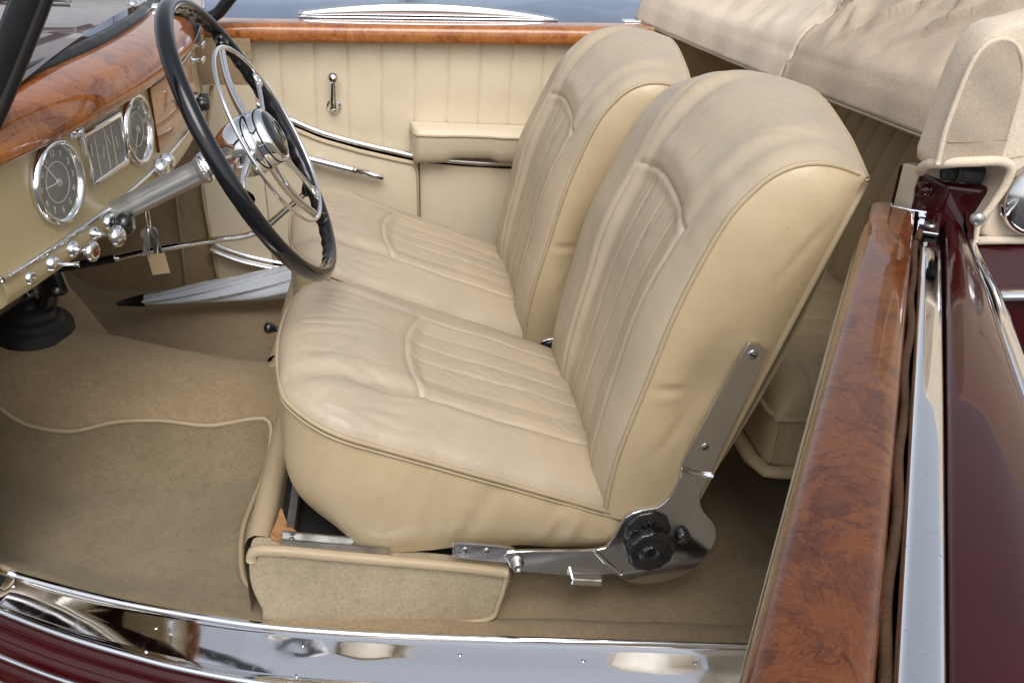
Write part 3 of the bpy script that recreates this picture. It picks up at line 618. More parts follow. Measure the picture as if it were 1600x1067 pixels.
def dial(name, y, z, r, kind):
    n = dn(y); g = obj(name, lathe([(r*.90, .0022), (.0004, .0022)], DP(y, z), n, 48), 'dial', da)
    obj('bezel', lathe([(r*1.10, 0), (r*1.12, .004), (r*1.07, .0095), (r*1.0, .012), (r*.93, .009), (r*.90, .003)][:6], DP(y, z), n, 64), 'chrome', g)
    bpy.data.objects[g.children[-1].name].data.polygons[0].use_smooth = True
    circ = lambda rr, th: tube([DP(y, z, .0032)+dt(y)*rr*math.cos(a)+np.array([0, 0, rr*math.sin(a)]) for a in np.linspace(0, 2*np.pi, 48, endpoint=False)], th, 5, closed=True)
    obj('ring_mark', circ(r*.52, .0006), 'dial_mark', g)
    if kind == 'clock':
        for k in range(1, 13):
            a = math.pi/2-k*math.pi/6; obj('numeral', put(text_mesh(str(k), .0125), y, z, .003, .74*r*math.cos(a), .74*r*math.sin(a)), 'dial_mark', g, smooth=False)
        hands = ((math.radians(178), .60), (math.radians(128), .72)); 
    else:
        for k in range(0, 14, 2):
            a = math.radians(225-270*k/12*.97); obj('numeral', put(text_mesh(str(k*10), .0085), y, z, .003, .70*r*math.cos(a), .70*r*math.sin(a)), 'dial_mark', g, smooth=False)
        for k in range(25):
            a = math.radians(225-270*k/24); obj('tick', put(box((0, 0, 0), (.005, .0008, .0004)), y, z, .003, .86*r*math.cos(a), .86*r*math.sin(a), a), 'dial_mark', g, smooth=False)
        hands = ((math.radians(232), .8),)
    for a, l in hands: obj('hand', put(box((l*r/2, 0, 0), (l*r, .0018, .0006)), y, z, .0046, 0, 0, a), 'dial_mark', g, smooth=False)
    obj('hand_boss', lathe([(.006, .004), (.006, .006), (.0003, .0065)], DP(y, z), n, 20), 'steel', g)
    obj('dial_glass', lathe([(r*.93, .0085), (r*.6, .0098), (.0004, .0104)], DP(y, z), n, 40), 'glass', g)
dial('clock', .178, .657, .0520, 'clock'); dial('speedometer', .434, .660, .0515, 'speed')
for o_ in [c for g_ in da.children for c in g_.children if c.name.startswith('bezel')]:
    bm = bmesh.new(); bm.from_mesh(o_.data); bmesh.ops.delete(bm, geom=[f for f in bm.faces if len(f.verts) > 6], context='FACES'); bm.to_mesh(o_.data); bm.free()
# rectangular combined gauge
yc, zc, hw, hh = .312, .664, .058, .036
gb = obj('combined_gauge', put(box((0, 0, .001), (2*hw, 2*hh, .002)), yc, zc, 0, 0, 0), 'dial', da, smooth=False)
for sx, sy, w_, h_ in ((0, 1, 2*hw+.008, .009), (0, -1, 2*hw+.008, .009), (1, 0, .009, 2*hh-.001), (-1, 0, .009, 2*hh-.001)):
    bev(obj('bezel', put(box((sx*hw, sy*hh, .004), (w_, h_, .011)), yc, zc, 0, 0, 0), 'chrome', gb, smooth=False), .003, 3)
for x_ in (-.024, .008, .03): obj('divider', put(box((x_, 0, .0032), (.0012, 2*hh-.008, .0008)), yc, zc, 0, 0, 0), 'dial_mark', gb, smooth=False)
for x_, z_, a_ in ((-.008, -.012, 1.2), (.02, .0, 2.0), (-.04, .0, 1.5), (.042, -.01, 1.7)): obj('needle', put(box((.009, 0, .0036), (.018, .0012, .0006)), yc, zc, 0, x_, z_, a_), 'dial_mark', gb, smooth=False)
obj('dial_glass', put(box((0, 0, .0062), (2*hw-.008, 2*hh-.008, .0006)), yc, zc, 0, 0, 0), 'glass', gb, smooth=False)
k_ = obj('panel_button', lathe([(.0105, 0), (.0105, .004), (.0075, .007), (.006, .011), (.0065, .014), (.0003, .0145)], DP(.240, .708), dn(.24), 24), 'chrome', da)
# wood centre panel with slot, chrome handle and knobs
yw = np.linspace(.515, .86, 22)
wp = obj('centre_panel', dsweep([(-.004, .726), (.003, .7255), (.0055, .721), (.0055, .66), (.0055, .602), (.003, .598), (-.004, .598)], yw), 'wood_far', da)
obj('panel_end', grid(np.array([[DP(.515, z, o) for z in np.linspace(.598, .726, 4)] for o in (-.004, .0052)])), 'wood', wp, smooth=False)
obj('vent_slot', dsweep([(.004, .716), (.0075, .715), (.0075, .707), (.004, .706)], np.linspace(.52, .84, 14)), 'dark', wp)
obj('slot_trim', tube([DP(y, .7045, .0085) for y in np.linspace(.62, .84, 10)], .0025, 6), 'chrome', wp)
obj('pull_handle', tube([DP(.70, .640, .006), DP(.705, .641, .022), DP(.76, .641, .024), DP(.765, .640, .006)], .0045, 8), 'chrome', wp)
kn = obj('radio_knob', lathe([(.006, 0), (.006, .012), (.0165, .013), (.0175, .018), (.0165, .034), (.010, .037), (.0004, .0375)], DP(.795, .617, .004), dn(.79), 48, (8, .05)), 'black', da)
for y_, z_ in ((.93, .672), (1.0, .690)):
    h_ = obj('glovebox_catch', lathe([(.008, 0), (.008, .004), (.004, .008), (.004, .02), (.0004, .021)], DP(y_, z_), dn(y_), 20), 'chrome', da)
    obj('catch_wing', box(DP(y_, z_, .022), (.007, .034, .012)), 'chrome', h_, smooth=False); bev(h_.children[-1], .003)
# row of switches under the trim strip
def stem(name, y, prof, mat, z=.561): return obj(name, lathe(prof, DP(y, z, .002), dn(y)+np.array([0, 0, -.05]), 26), mat, da)
stem('jewel_lamp', .082, [(.0085, 0), (.0088, .004), (.006, .0065), (.004, .005), (.0003, .0055)], 'chrome')
a_ = stem('toggle_switch', .128, [(.0105, 0), (.0105, .006), (.008, .009), (.0035, .010), (.0003, .0105)], 'chrome')
obj('toggle_stick', tube([DP(.128, .561, .010), DP(.134, .559, .028), DP(.137, .558, .036)], [.0022, .0026, .0042], 10), 'chrome', a_)
b_ = stem('push_pull_knob', .178, [(.0115, 0), (.0115, .006), (.007, .008), (.0055, .010), (.0055, .022), (.0125, .024), (.0145, .028), (.0135, .034), (.008, .036), (.0078, .035), (.0003, .035)], 'chrome')
obj('red_lens', lathe([(.0072, .0352), (.005, .0374), (.0003, .0380)], DP(.178, .561, .002), dn(.178)+np.array([0, 0, -.05]), 20), 'red', b_)
stem('chrome_knob', .236, [(.0095, 0), (.0095, .006), (.0045, .009), (.0045, .024), (.010, .027), (.0155, .032), (.0165, .036), (.0145, .042), (.007, .046), (.0003, .047)], 'chrome')
c_ = stem('black_knob', .282, [(.011, 0), (.011, .008), (.0075, .009), (.0075, .018), (.0155, .019), (.0170, .022), (.0165, .034), (.012, .037), (.0003, .0375)], 'black')
obj('collar', lathe([(.0125, 0), (.0128, .006), (.010, .009), (.008, .009)], DP(.282, .561, .002), dn(.282)+np.array([0, 0, -.05]), 22), 'chrome', c_)
stem('ignition_lock', .375, [(.014, 0), (.014, .008), (.011, .012), (.008, .013), (.0003, .0135)], 'black', .552)
stem('bracket_knob', .50, [(.016, 0), (.017, .010), (.014, .016), (.007, .018), (.0003, .018)], 'chrome', .575); stem('bracket_knob', .535, [(.012, 0), (.013, .012), (.009, .018), (.0003, .018)], 'chrome', .578)
# chrome demister trim standing on the wood top
ch = obj('demister_trim', box((-.415, .905, .778), (.055, .035, .012), (dn(.9), dt(.9), (0, 0, 1))), 'chrome', da, smooth=False); bev(ch, .004)
for dy_ in (-.03, .0, .03): obj('trim_post', lathe([(.011, 0), (.011, .012), (.014, .018), (.010, .026), (.0004, .028)], (-.452, .885+dy_, .770), (0, 0, 1), 18), 'chrome', ch)

# ------------------------------------------------------------------ windscreen
ws = thing('windscreen', 'black framed windscreen standing ahead of the wood dashboard', 'windscreen', (-.48, .65, .76))
bar = np.array([DP(y, .775+.004*math.sin((y-.05)*2.6), -.068) for y in np.linspace(.055, 1.25, 50)])
obj('lower_frame', tube(bar, .0125, 12, ry=.010), 'frame_black', ws)
def slab(pts, w, d, ax): return tube(pts, w, 14, ry=d)
pn = cr([(-.462, .058, .725), (-.432, .058, .770), (-.404, .06, .815), (-.350, .06, .905), (-.29, .06, 1.01)], 24)
pq = obj('near_post', tube(pn, .0125, 14, ry=.020), 'frame_black', ws)
obj('post_edge', tube(pn+np.array([-.022, .014, 0]), .006, 8), 'rubber', pq); obj('post_edge', tube(pn+np.array([.016, -.012, 0]), .004, 8), 'rubber', pq)
pf = cr([(-.43, 1.25, .70), (-.375, 1.26, .712), (-.338, 1.26, .748), (-.27, 1.26, .82)], 16); obj('far_post', tube(pf, .020, 12, ry=.014), 'frame_black', ws)
gl = np.array([[b*(1-s)+(b+np.array([.135, .0, .24]))*s for s in np.linspace(0, 1, 4)] for b in bar]); obj('glass_pane', grid(gl), 'windscreen', ws)
wpA = obj('wiper_arm', tube(cr([(-.62, .42, .845), (-.56, .62, .842), (-.53, .80, .845), (-.50, 1.0, .85)], 20), .0035, 8), 'steel', ws)
obj('wiper_blade', tube(cr([(-.60, .44, .84), (-.545, .66, .835), (-.52, .80, .836)], 12), .0055, 6), 'rubber', wpA)
obj('wiper_pivot', lathe([(.016, 0), (.016, .012), (.011, .022), (.0005, .026)], (-.53, .47, .770), (.1, 0, 1), 20), 'chrome', ws)
obj('wiper_clip', box((-.535, .745, .848), (.03, .012, .012)), 'chrome', wpA, smooth=False)

# ------------------------------------------------------------------ steering wheel
HC = np.array([-.165, .30, .674]); HN = np.array([.896, 0, .444]); HU = np.array([-.444, 0, .896]); HW = np.array([0, 1., 0])
def wp_(r, a, h=0): a = math.radians(a); return HC+HN*h+r*(math.cos(a)*HU+math.sin(a)*HW)
sw = thing('steering_wheel', 'black rimmed steering wheel with chrome horn ring and silver column', 'steering wheel', tuple(HC))
n = 240; sg = 18; rows = []
for i in range(n):
    a = 360*i/n; c = wp_(.2135, a); rad = (c-HC)/np.linalg.norm(c-HC); row = []
    for j in range(sg):
        b = 2*math.pi*j/sg; rr_ = .0122; o_, h_ = math.cos(b), math.sin(b)
        grip = .0022*max(0, -o_*.8-h_*.6)*abs(math.sin(math.radians(a)*22))
        row.append(c+rad*o_*(rr_*.95-grip)+HN*h_*(rr_-grip))
    rows.append(row)
rim = obj('rim', grid(np.array(rows), cu=True, cv=True), 'rim', sw)
for a in (48, 150, 264):
    p0, p1 = wp_(.040, a, .000), wp_(.2065, a, .002)
    pts = np.array([p0*(1-t)+p1*t-HN*.010*math.sin(math.pi*t) for t in np.linspace(0, 1, 14)])
    obj('spoke', tube(pts, np.linspace(.0058, .0048, 14), 12, ry=np.linspace(.0095, .0062, 14)), 'chrome', sw)
    obj('spoke_socket', tube([wp_(.190, a, 0), wp_(.203, a, .002)], [.009, .012], 12), 'rim', sw)
hr = [wp_(.137, a, .026+.006*math.cos(math.radians(a-100))) for a in np.linspace(0, 360, 96, endpoint=False)]
ring = obj('horn_ring', tube(hr, .0029, 10, closed=True, ry=.0034), 'chrome', sw)
for a in (60, 158):
    pts = [wp_(.042, a, .022), wp_(.09, a, .026), wp_(.137, a, .027)]; obj('ring_strut', tube(cr(pts, 10), .0036, 8), 'chrome', ring)
    obj('strut_loop', tube([wp_(.127, a, .028)+.010*(math.cos(q)*HU+math.sin(q)*HW) for q in np.linspace(0, 2*math.pi, 20, endpoint=False)], .0025, 8, closed=True), 'chrome', ring)
hub = obj('hub', lathe([(0.0234, -0.085), (0.027, -0.06), (0.0396, -0.034), (0.0441, -0.018), (0.045, -0.004), (0.0441, 0.006), (0.0418, 0.01), (0.0428, 0.014), (0.0428, 0.022), (0.0414, 0.029), (0.0391, 0.033), (0.0374, 0.0335), (0.036, 0.031), (0.0005, 0.031)], HC, HN, 56), 'chrome', sw)
obj('horn_button', lathe([(0.036, 0.0305), (0.0347, 0.0355), (0.0243, 0.0395), (0.0005, 0.041)], HC, HN, 48), 'black', hub)
obj('button_ring', tube([HC+HN*.0405+.017*(math.cos(q)*HU+math.sin(q)*HW) for q in np.linspace(0, 2*math.pi, 32, endpoint=False)], .0007, 6, closed=True), 'steel', hub)
cd = HC-HN*.07; ce = np.array([-.43, .30, .545]); cdv = (ce-cd)/np.linalg.norm(ce-cd)
col_ = obj('column', tube([cd+cdv*t for t in np.linspace(0, .262, 8)], .0178, 24), 'satin', sw)
obj('column_collar', lathe([(.0178, -.03), (.0235, -.028), (.0240, .0), (.0200, .012), (.0178, .014)], cd+cdv*.012, cdv, 32), 'satin', col_)
obj('signal_fin', prism(cr([tuple(wp_(.03, 262, -.045)), tuple(wp_(.06, 262, -.055)), tuple(wp_(.085, 262, -.050)), tuple(wp_(.07, 262, -.030)), tuple(wp_(.04, 262, -.020))], 24, True), (0, 0, .010)), 'chrome', col_, smooth=False)

# ------------------------------------------------------------------ gear lever, pedal, keys, umbrella
gv = thing('gear_lever', 'cranked chrome and black gear lever rising from a ribbed rubber boot', 'gear lever', (-.66, .60, .20))
zb = float(floor_z(np.array(-.665), np.array(.60)))
obj('rubber_boot', lathe([(0.0722, -0.012), (0.0722, 0.004), (0.0671, 0.012), (0.0585, 0.014), (0.0568, 0.02), (0.0482, 0.026), (0.0413, 0.027), (0.0396, 0.034), (0.0292, 0.042), (0.0224, 0.044), (0.0172, 0.05), (0.0155, 0.058)], (-.665, .60, zb), (.06, -.05, 1), 40), 'rubber', gv)
obj('lower_post', tube(cr([(-.655, .60, zb+.03), (-.628, .60, .285), (-.620, .60, .335)], 12), [.017]*12, 14), 'black', gv)
ck = obj('crank_joint', box((-.607, .59, .330), (.045, .03, .055), ((1, 0, .15), (0, 1, 0), (-.15, 0, 1))), 'black', gv, smooth=False); bev(ck, .01, 3)
obj('joint_bolt', lathe([(.0075, 0), (.006, .004), (.0003, .005)], (-.600, .575, .318), (0, -1, 0), 16), 'steel', ck)
obj('lever_rod', tube(cr([(-.628, .60, .338), (-.600, .60, .352), (-.54, .60, .362), (-.49, .60, .371)], 14), .0085, 12), 'black', gv)
obj('lever_rod', tube(cr([(-.49, .60, .371), (-.419, .60, .386), (-.30, .60, .405), (-.251, .60, .411), (-.215, .60, .424), (-.17, .60, .460), (-.125, .60, .498)], 40), .0062, 12), 'chrome', gv)
obj('gear_knob', lathe([(.006, 0), (.009, .004), (.0135, .014), (.014, .021), (.011, .029), (.005, .033), (.0004, .034)], (-.131, .60, .492), (.5, 0, .7), 24), 'black', gv)
bl = thing('brake_handle', 'small black flared pull handle hanging under the dashboard beside the lever boot', 'handle', (-.58, .42, .42))
obj('grip', lathe([(.010, -.012), (.011, .0), (.008, .006), (.0075, .022), (.012, .036), (.014, .040), (.012, .043), (.0004, .043)], (-.590, .41, .425), (.35, -.1, -.9), 20), 'black', bl)
obj('pull_rod', tube([(-.59, .41, .43), (-.62, .42, .52)], .005, 8), 'steel', bl)
hk = thing('hand_brake', 'curved chrome and black lever at the left edge below the dashboard', 'lever', (-.56, .2, .35))
obj('chrome_edge', tube(cr([(-.520, .17, .545), (-.527, .17, .50), (-.540, .17, .455), (-.565, .17, .415), (-.60, .17, .39)], 24), .0065, 10, ry=.010), 'chrome', hk)
obj('black_web', tube(cr([(-.545, .172, .545), (-.550, .172, .50), (-.565, .172, .46), (-.60, .172, .43)], 20), .018, 10, ry=.006), 'black', hk)

ky = thing('key_ring', 'bunch of keys with a square tan tag hanging from the ignition', 'keys', (-.365, .395, .54))
rg = [(-.362, .395+.010*math.cos(a), .524+.019*math.sin(a)) for a in np.linspace(0, 2*math.pi, 28, endpoint=False)]
obj('wire_ring', tube(rg, .0013, 6, closed=True), 'chrome', ky)
def key(c, ax, tw):
    u = np.array(ax, float); u /= np.linalg.norm(u); s = np.cross(u, (math.cos(tw), math.sin(tw), 0)); s /= np.linalg.norm(s); t = np.cross(u, s); c = np.array(c)
    ol = [(0, .006), (.004, .0095), (.010, .0105), (.016, .0095), (.020, .005), (.024, .0038), (.048, .0038), (.053, .001), (.052, -.002), (.046, -.0035), (.044, -.0018), (.041, -.0035), (.038, -.0018), (.034, -.0038), (.024, -.0038), (.020, -.005), (.016, -.0095), (.010, -.0105), (.004, -.0095), (0, -.006)]
    return prism([c+u*a+s*b for a, b in ol], t*.0022)
for q, ax, tw in (((-.362, .393, .510), (-.12, .0, -1), .2), ((-.360, .397, .508), (.22, .05, -1), 1.0), ((-.364, .392, .509), (-.3, .1, -1), 2.0), ((-.359, .399, .507), (.05, -.1, -1), -.5)):
    obj('key', key(q, ax, tw), 'steel', ky, smooth=False)
obj('tag_link', tube([(-.360, .395, .506), (-.352, .393, .482), (-.356, .392, .462)], .0014, 6), 'steel', ky)
tg = [(-.373, .392, .462), (-.343, .388, .466), (-.339, .388, .430), (-.369, .392, .425)]; tgc = obj('tan_tag', prism(tg, (0, .002, 0)), 'tag', ky, smooth=False); bev(tgc, .0015)

um = thing('umbrella', 'rolled grey-blue umbrella with black tip lying on the passenger floor', 'umbrella', (-.4, 1.10, .05))
ax0, ax1 = np.array([-.600, 1.085, .056]), np.array([-.10, 1.150, .085]); uv = (ax1-ax0)/np.linalg.norm(ax1-ax0); L = np.linalg.norm(ax1-ax0)
u1, u2, _ = basis(uv); nk = 90; sgm = 72; rows = []
for i in range(nk):
    t = i/(nk-1); rad = np.interp(t, [0, .08, .3, .55, .8, 1], [.017, .022, .036, .050, .060, .064]); row = []
    for j in range(sgm):
        a = 2*math.pi*j/sgm; ph = (a*8/(2*math.pi)+t*2.6) % 1
        rr_ = rad*(.90+.22*ph-.25*max(0, ph-.93)/.07*.9)+.0015*math.sin(a*3+t*17); row.append(ax0+uv*L*t+rr_*(math.cos(a)*u1+.62*math.sin(a)*u2))
    rows.append(row)
cn_ = obj('canopy', grid(np.array(rows), cv=True), 'umbrella', um)
for k in range(8):
    pts = []
    for t in np.linspace(.01, .98, 40):
        a = 2*math.pi*(k+.95-t*2.6)/8; rad = np.interp(t, [0, .08, .3, .55, .8, 1], [.017, .022, .036, .050, .060, .064])*1.05; pts.append(ax0+uv*L*t+rad*(math.cos(a)*u1+.62*math.sin(a)*u2))
    obj('rib_edge', tube(pts, .0009, 6), 'steel', cn_)
obj('tip', tube([ax0+uv*.004, ax0-uv*.03, ax0-uv*.062], [.0165, .011, .005], 18), 'rubber', um)

# ------------------------------------------------------------------ passenger door (closed, far side)
fd = thing('passenger_door', 'closed far door with pleated cream leather trim, armrest and wood cap', 'car door', (.1, 1.32, 0))
sx = [-.47, -.425, -.332, -.239, -.155, -.072, .013, .098, .184, .267, .349, .432, .515, .60, .68]
cx = [-.45, -.305, -.229, -.151, -.055, .044, .111, .213, .334, .70]; cz = [.565, .494, .457, .422, .393, .369, .354, .343, .335, .325]
zc_ = lambda x: np.interp(x, cx, cz)
for a, b in zip(sx[:-1], sx[1:]):
    q = .5-.5*np.cos(np.linspace(0, math.pi, 15)); G = []
    for t in q:
        x = a+(b-a)*t; e = min(t, 1-t)*(b-a); puff = .0040*(1-math.exp(-(e/.0035)))+.0012*math.sin(math.pi*t)
        G.append([(x-.008*(.64-z)/.25, 1.322-puff+.0015*math.sin(z*40+a*9)*min(1, e/.02)-.004*math.exp(-((z-.63)/.02)**2), z) for z in np.linspace(float(zc_(x))-.01, .648, 16)])
    obj('trim_panel', grid(np.array(G)), 'door_leather', fd)
Pc = cr([(x, 1.306, z) for x, z in zip(cx, cz)], 70); obj('waist_moulding', tube(Pc-np.array([0, .004, 0]), .0085, 12), 'satin_chrome', fd)
lows = []
for x in np.linspace(-.45, .1, 40):
    zt = float(zc_(x))-.012; lows.append([(x, 1.302-.014*math.sin(math.pi*min(1, .15+.85*s))**.5*min(1, (.102-x)/.012+.25)-.0*s, zt*(1-s)+.06*s) for s in np.linspace(0, 1, 22)])
pk = obj('map_pocket', grid(np.array(lows)), 'door_leather', fd)
pp = cr([(x, 1.290, float(zc_(x))-.020) for x in np.linspace(-.44, .085, 20)]+[(.096, 1.290, .325), (.098, 1.290, .30), (.098, 1.292, .20), (.098, 1.294, .08)], 70); obj('pocket_piping', tube(pp, .0035, 8), 'piping', pk)
low2 = np.array([[(x, 1.306-.010*(1-math.exp(-min(x-.104, .70-x)/.008)), float(zc_(x))-.012-(float(zc_(x))-.07)*s) for s in np.linspace(0, 1, 12)] for x in np.linspace(.104, .70, 30)]); obj('lower_panel', grid(low2), 'door_leather', fd)
# armrest
ar = []
for x in np.linspace(.082, .42, 40):
    e = min(1, (x-.082)/.02); k = (1-(1-e)**2)**.5; t_ = .446-.012*(x-.08)/.3; b_ = .350+.012*float(sst(np.array(x), .16, .20)*(1-sst(np.array(x), .28, .32)))
    d = .075*k+.003
    ar.append([(x, 1.315-d*f-(.0), t_+(b_-t_)*h) for f, h in ((.0, -.02), (.3, -.03), (.7, -.015), (.93, .04), (1.0, .16), (1.0, .24), (.98, .32), (.92, .6), (.82, .85), (.70, .98), (0, 1.0))])
arm = obj('armrest', grid(np.array(ar)), 'door_leather', fd); obj('armrest_end', (np.array(ar[0]), [tuple(range(11))]), 'door_leather', arm)
obj('piping', tube(np.array([r_[4] for r_ in ar])+np.array([0, -.001, 0]), .0032, 8), 'piping', arm)
# window crank
cr_ = obj('window_crank', lathe([(.021, 0), (.021, .004), (.016, .008), (.011, .011), (.010, .022), (.0004, .024)], (-.113, 1.318, .486), (0, -1, 0), 28), 'chrome', fd)
obj('crank_arm', tube(cr([(-.113, 1.300, .486), (-.112, 1.294, .505), (-.110, 1.294, .535), (-.109, 1.292, .560)], 14), np.linspace(.0105, .0065, 14), 10), 'chrome', cr_)
obj('crank_knob', lathe([(.008, 0), (.0135, .004), (.014, .014), (.008, .022), (.0004, .023)], (-.109, 1.296, .563), (0, -1, 0), 20), 'chrome', cr_)
# pull lever
pl = obj('door_lever', tube(cr([(-.245, 1.268, .385), (-.185, 1.262, .365), (-.134, 1.262, .351), (-.066, 1.263, .332)], 20), .0100, 12, ry=.010), 'chrome', fd)
obj('lever_end', tube([(-.066, 1.263, .332), (-.03, 1.265, .322), (.006, 1.267, .309)], [.0082, .008, .0066], 10), 'chrome', pl)
obj('lever_joint', lathe([(.011, -.004), (.011, .004)], (-.066, 1.263, .332), (.95, 0, -.28), 18), 'chrome', pl)
obj('lever_spindle', tube([(-.16, 1.262, .358), (-.16, 1.295, .358)], .006, 8), 'chrome', pl)
# wood cap, outer skin, arched chrome moulding
wc = obj('wood_cap', grid(np.array([[(x, y, z) for y, z in cr([(1.322, .648, 0), (1.288, .648, 0), (1.280, .652, 0), (1.277, .668, 0), (1.281, .682, 0), (1.292, .690, 0), (1.32, .693, 0), (1.355, .693, 0), (1.362, .685, 0), (1.362, .66, 0)], 40)[:, :2]] for x in np.linspace(-.43, .70, 60)])), 'wood_far', fd)
obj('cap_shadow_bead', tube([(x, 1.312, .647) for x in np.linspace(-.43, .7, 10)], .004, 6), 'piping', wc)
obj('outer_skin', grid(np.array([[(x, y, z) for y, z in ((1.372, .66), (1.374, .690), (1.395, .688), (1.43, .66), (1.45, .58), (1.46, .3), (1.45, -.1))] for x in np.linspace(-.45, .72, 30)])), 'burgundy', fd)
mx = np.linspace(0, 1, 50); arch = np.sin(np.pi*np.clip(mx*.93+.07, 0, 1))**.75
mo_ = np.array([[(-.19+.66*t, 1.385+.012*math.cos(q), .694+.034*h_*(.5+.5*math.sin(q))+.004*math.sin(q)) for q in np.linspace(0, 2*math.pi, 14, endpoint=False)] for t, h_ in zip(mx, arch)])
V, F = grid(mo_, cv=True); F = F+[tuple(range(14)), tuple(49*14+i for i in range(14))]; obj('arched_moulding', (V, F), 'chrome', fd)
obj('moulding_bead', tube([(x, 1.366, .696) for x in np.linspace(-.19, .47, 12)], .003, 8), 'chrome', fd)
lt = obj('latch', box((.672, 1.39, .690), (.05, .03, .014)), 'chrome', fd, smooth=False); bev(lt, .004)

# ------------------------------------------------------------------ driver door (open, near side)
dd_ = thing('driver_door', 'open burgundy door with burl wood cap and chrome window rail in the foreground', 'car door', (.678, -.0065, 0))
H0 = np.array([.678, -.0065, 0]); DE = np.array([-.508, -.861, 0]); DN = np.array([.861, -.508, 0])
def DD(s, o, z): return H0+DE*s+DN*o+np.array([0, 0, z])
ss = np.linspace(.0, 1.06, 60)
def door_loft(sec_fn, s_=ss): return grid(np.array([[DD(s, o, z) for o, z in sec_fn(s)] for s in s_]))
capw = lambda s: .0285+.0045*s/.85
def cap_sec(s):
    w = capw(s); return cr([(-w, .640, 0), (-w-.0015, .652, 0), (-w, .666, 0), (-w+.006, .6745, 0), (-w+.018, .6775, 0), (w-.018, .6775, 0), (w-.006, .6755, 0), (w, .669, 0), (w+.0005, .655, 0), (w, .640, 0)], 36)[:, :2]
cp_ = obj('wood_cap', door_loft(cap_sec), 'wood', dd_, label='glossy red-brown burl wood cap along the open door')
obj('cap_end', (np.array([DD(0, o, z) for o, z in cap_sec(0)]), [tuple(range(36))]), 'wood', cp_)
obj('cap_underbead', tube([DD(s, -capw(s)+.002, .638) for s in ss], .0045, 8), 'piping', cp_)
obj('inner_panel', door_loft(lambda s: [(-.026-capw(s)*0, .640), (-.034, .60), (-.040, .50), (-.045, .36), (-.048, .15), (-.04, .02)]), 'door_leather', dd_)
obj('trim_edge', tube([DD(1.06*0+.86+.0*t, -.05-.006*math.sin(t*3), .60-.55*t) for t in np.linspace(0, 1, 12)], .006, 8), 'piping', dd_)
obj('window_channel', door_loft(lambda s: [(capw(s), .672-.012), (capw(s)+.001, .640), (capw(s)+.012, .640), (capw(s)+.0135, .664)]), 'dark', dd_)
fz = [DD(s, capw(s)+.0045+.0015*math.sin(s*40), .6635+.002*math.sin(s*23)) for s in np.linspace(.10, 1.06, 90)]; obj('felt_strip', tube(fz, .0042, 7), 'felt', dd_)
def rail_sec(s):
    a = capw(s)+.0095; b = a+np.interp(s, [.10, .14, .5, 1.06], [.020, .023, .0255, .028]); return [(a, .650), (a, .6690), (a+.002, .6720), (a+.006, .6735), (b-.006, .6735), (b-.002, .6718), (b, .668), (b, .650)]
sr = np.linspace(.115, 1.06, 50); V, F = door_loft(rail_sec, sr); rl_ = obj('window_rail', (V, F+[tuple(range(8))]), 'chrome_plate', dd_)
def skin(s):
    b = capw(s)+.036; g = float(np.interp(s, [0, .1, .2, .47, .9, 1.06], [.024, .036, .050, .074, .105, .112]))
    return np.vstack([cr([(b, .650, 0), (b+.0005, .667, 0), (b+.004, .6715, 0), (b+.25*g, .6735, 0), (b+.5*g, .672, 0), (b+.8*g, .664, 0), (b+g, .653, 0)], 40)[:, :2], cr([(b+g+.003, .645, 0), (b+g+.006, .62, 0), (b+g+.010, .52, 0), (b+g+.012, .3, 0), (b+g+.0, -.05, 0)], 20)[:, :2]])
sk_ = obj('outer_skin', door_loft(skin), 'burgundy', dd_)
obj('belt_moulding', tube([DD(s, skin(s)[39][0]+.001, skin(s)[39][1]+.003) for s in ss], .0085, 12, ry=.0055), 'chrome', sk_)
obj('shut_face', (np.array([DD(-.001, o, z) for o, z in [(-.04, .1), (-.03, .64), (.03, .64), (.03, .662), (.064, .662)]+list(map(tuple, skin(0)[4:]))]), [tuple(range(5+56))]), 'burgundy', dd_, smooth=False)
# hinge-end chrome plate with screw
hp = obj('hinge_plate', cat(box(DD(.004, .040, .672), (.010, .058, .010), (DE, DN, (0, 0, 1))), box(DD(.030, .046, .664), (.055, .026, .006), (DE, DN, (0, 0, 1))), box(DD(.006, .012, .676), (.016, .030, .005), (DE, DN, (0, 0, 1)))), 'chrome', dd_, smooth=False); bev(hp, .002)
screw(DD(.030, .048, .668), (0, 0, 1), .0075, hp, 'steel'); obj('hinge_pad', box(DD(.072, .046, .655), (.05, .024, .004), (DE, DN, (0, 0, 1))), 'dark', dd_, smooth=False)
fb = obj('wear_mark', tube([DD(.055, .037, .664), DD(.085, .034, .661)], .0045, 8), 'felt', dd_)

# ------------------------------------------------------------------ folded soft top
tp = thing('folded_soft_top', 'folded beige canvas convertible top heaped behind the rear seat', 'soft top', (1.0, .7, .7))
hemP = cr([(.815, .06, .725), (.800, .15, .722), (.785, .40, .712), (.772, .60, .703), (.752, 1.0, .690), (.715, 1.30, .690), (.70, 1.44, .690)], 220)
prf = cr([(0, 0, 0), (.006, .022, 0), (.014, .050, 0), (.030, .072, 0), (.065, .100, 0), (.115, .145, 0), (.18, .20, 0), (.27, .25, 0), (.40, .28, 0), (.6, .27, 0), (.8, .15, 0)], 130)[:, :2]
S_, Y_ = np.meshgrid(np.linspace(0, 1, 130), hemP[:, 1], indexing='xy')
Px = hemP[:, 0][:, None]+prf[:, 0][None]; Pz = hemP[:, 2][:, None]+prf[:, 1][None]; Py = np.repeat(hemP[:, 1][:, None], 130, 1)
P = np.stack([Px, Py, Pz], 2); N = vnorm(P); N = N if N[100, 40, 2] > 0 else -N
q = prf[:, 0][None]+0*Py
h = .016*lump(Py, q, 10, 51)+.005*lump(Py*1.0, q*.7, 30, 52)+.0025*lump(Py, q*.6, 70, 53)
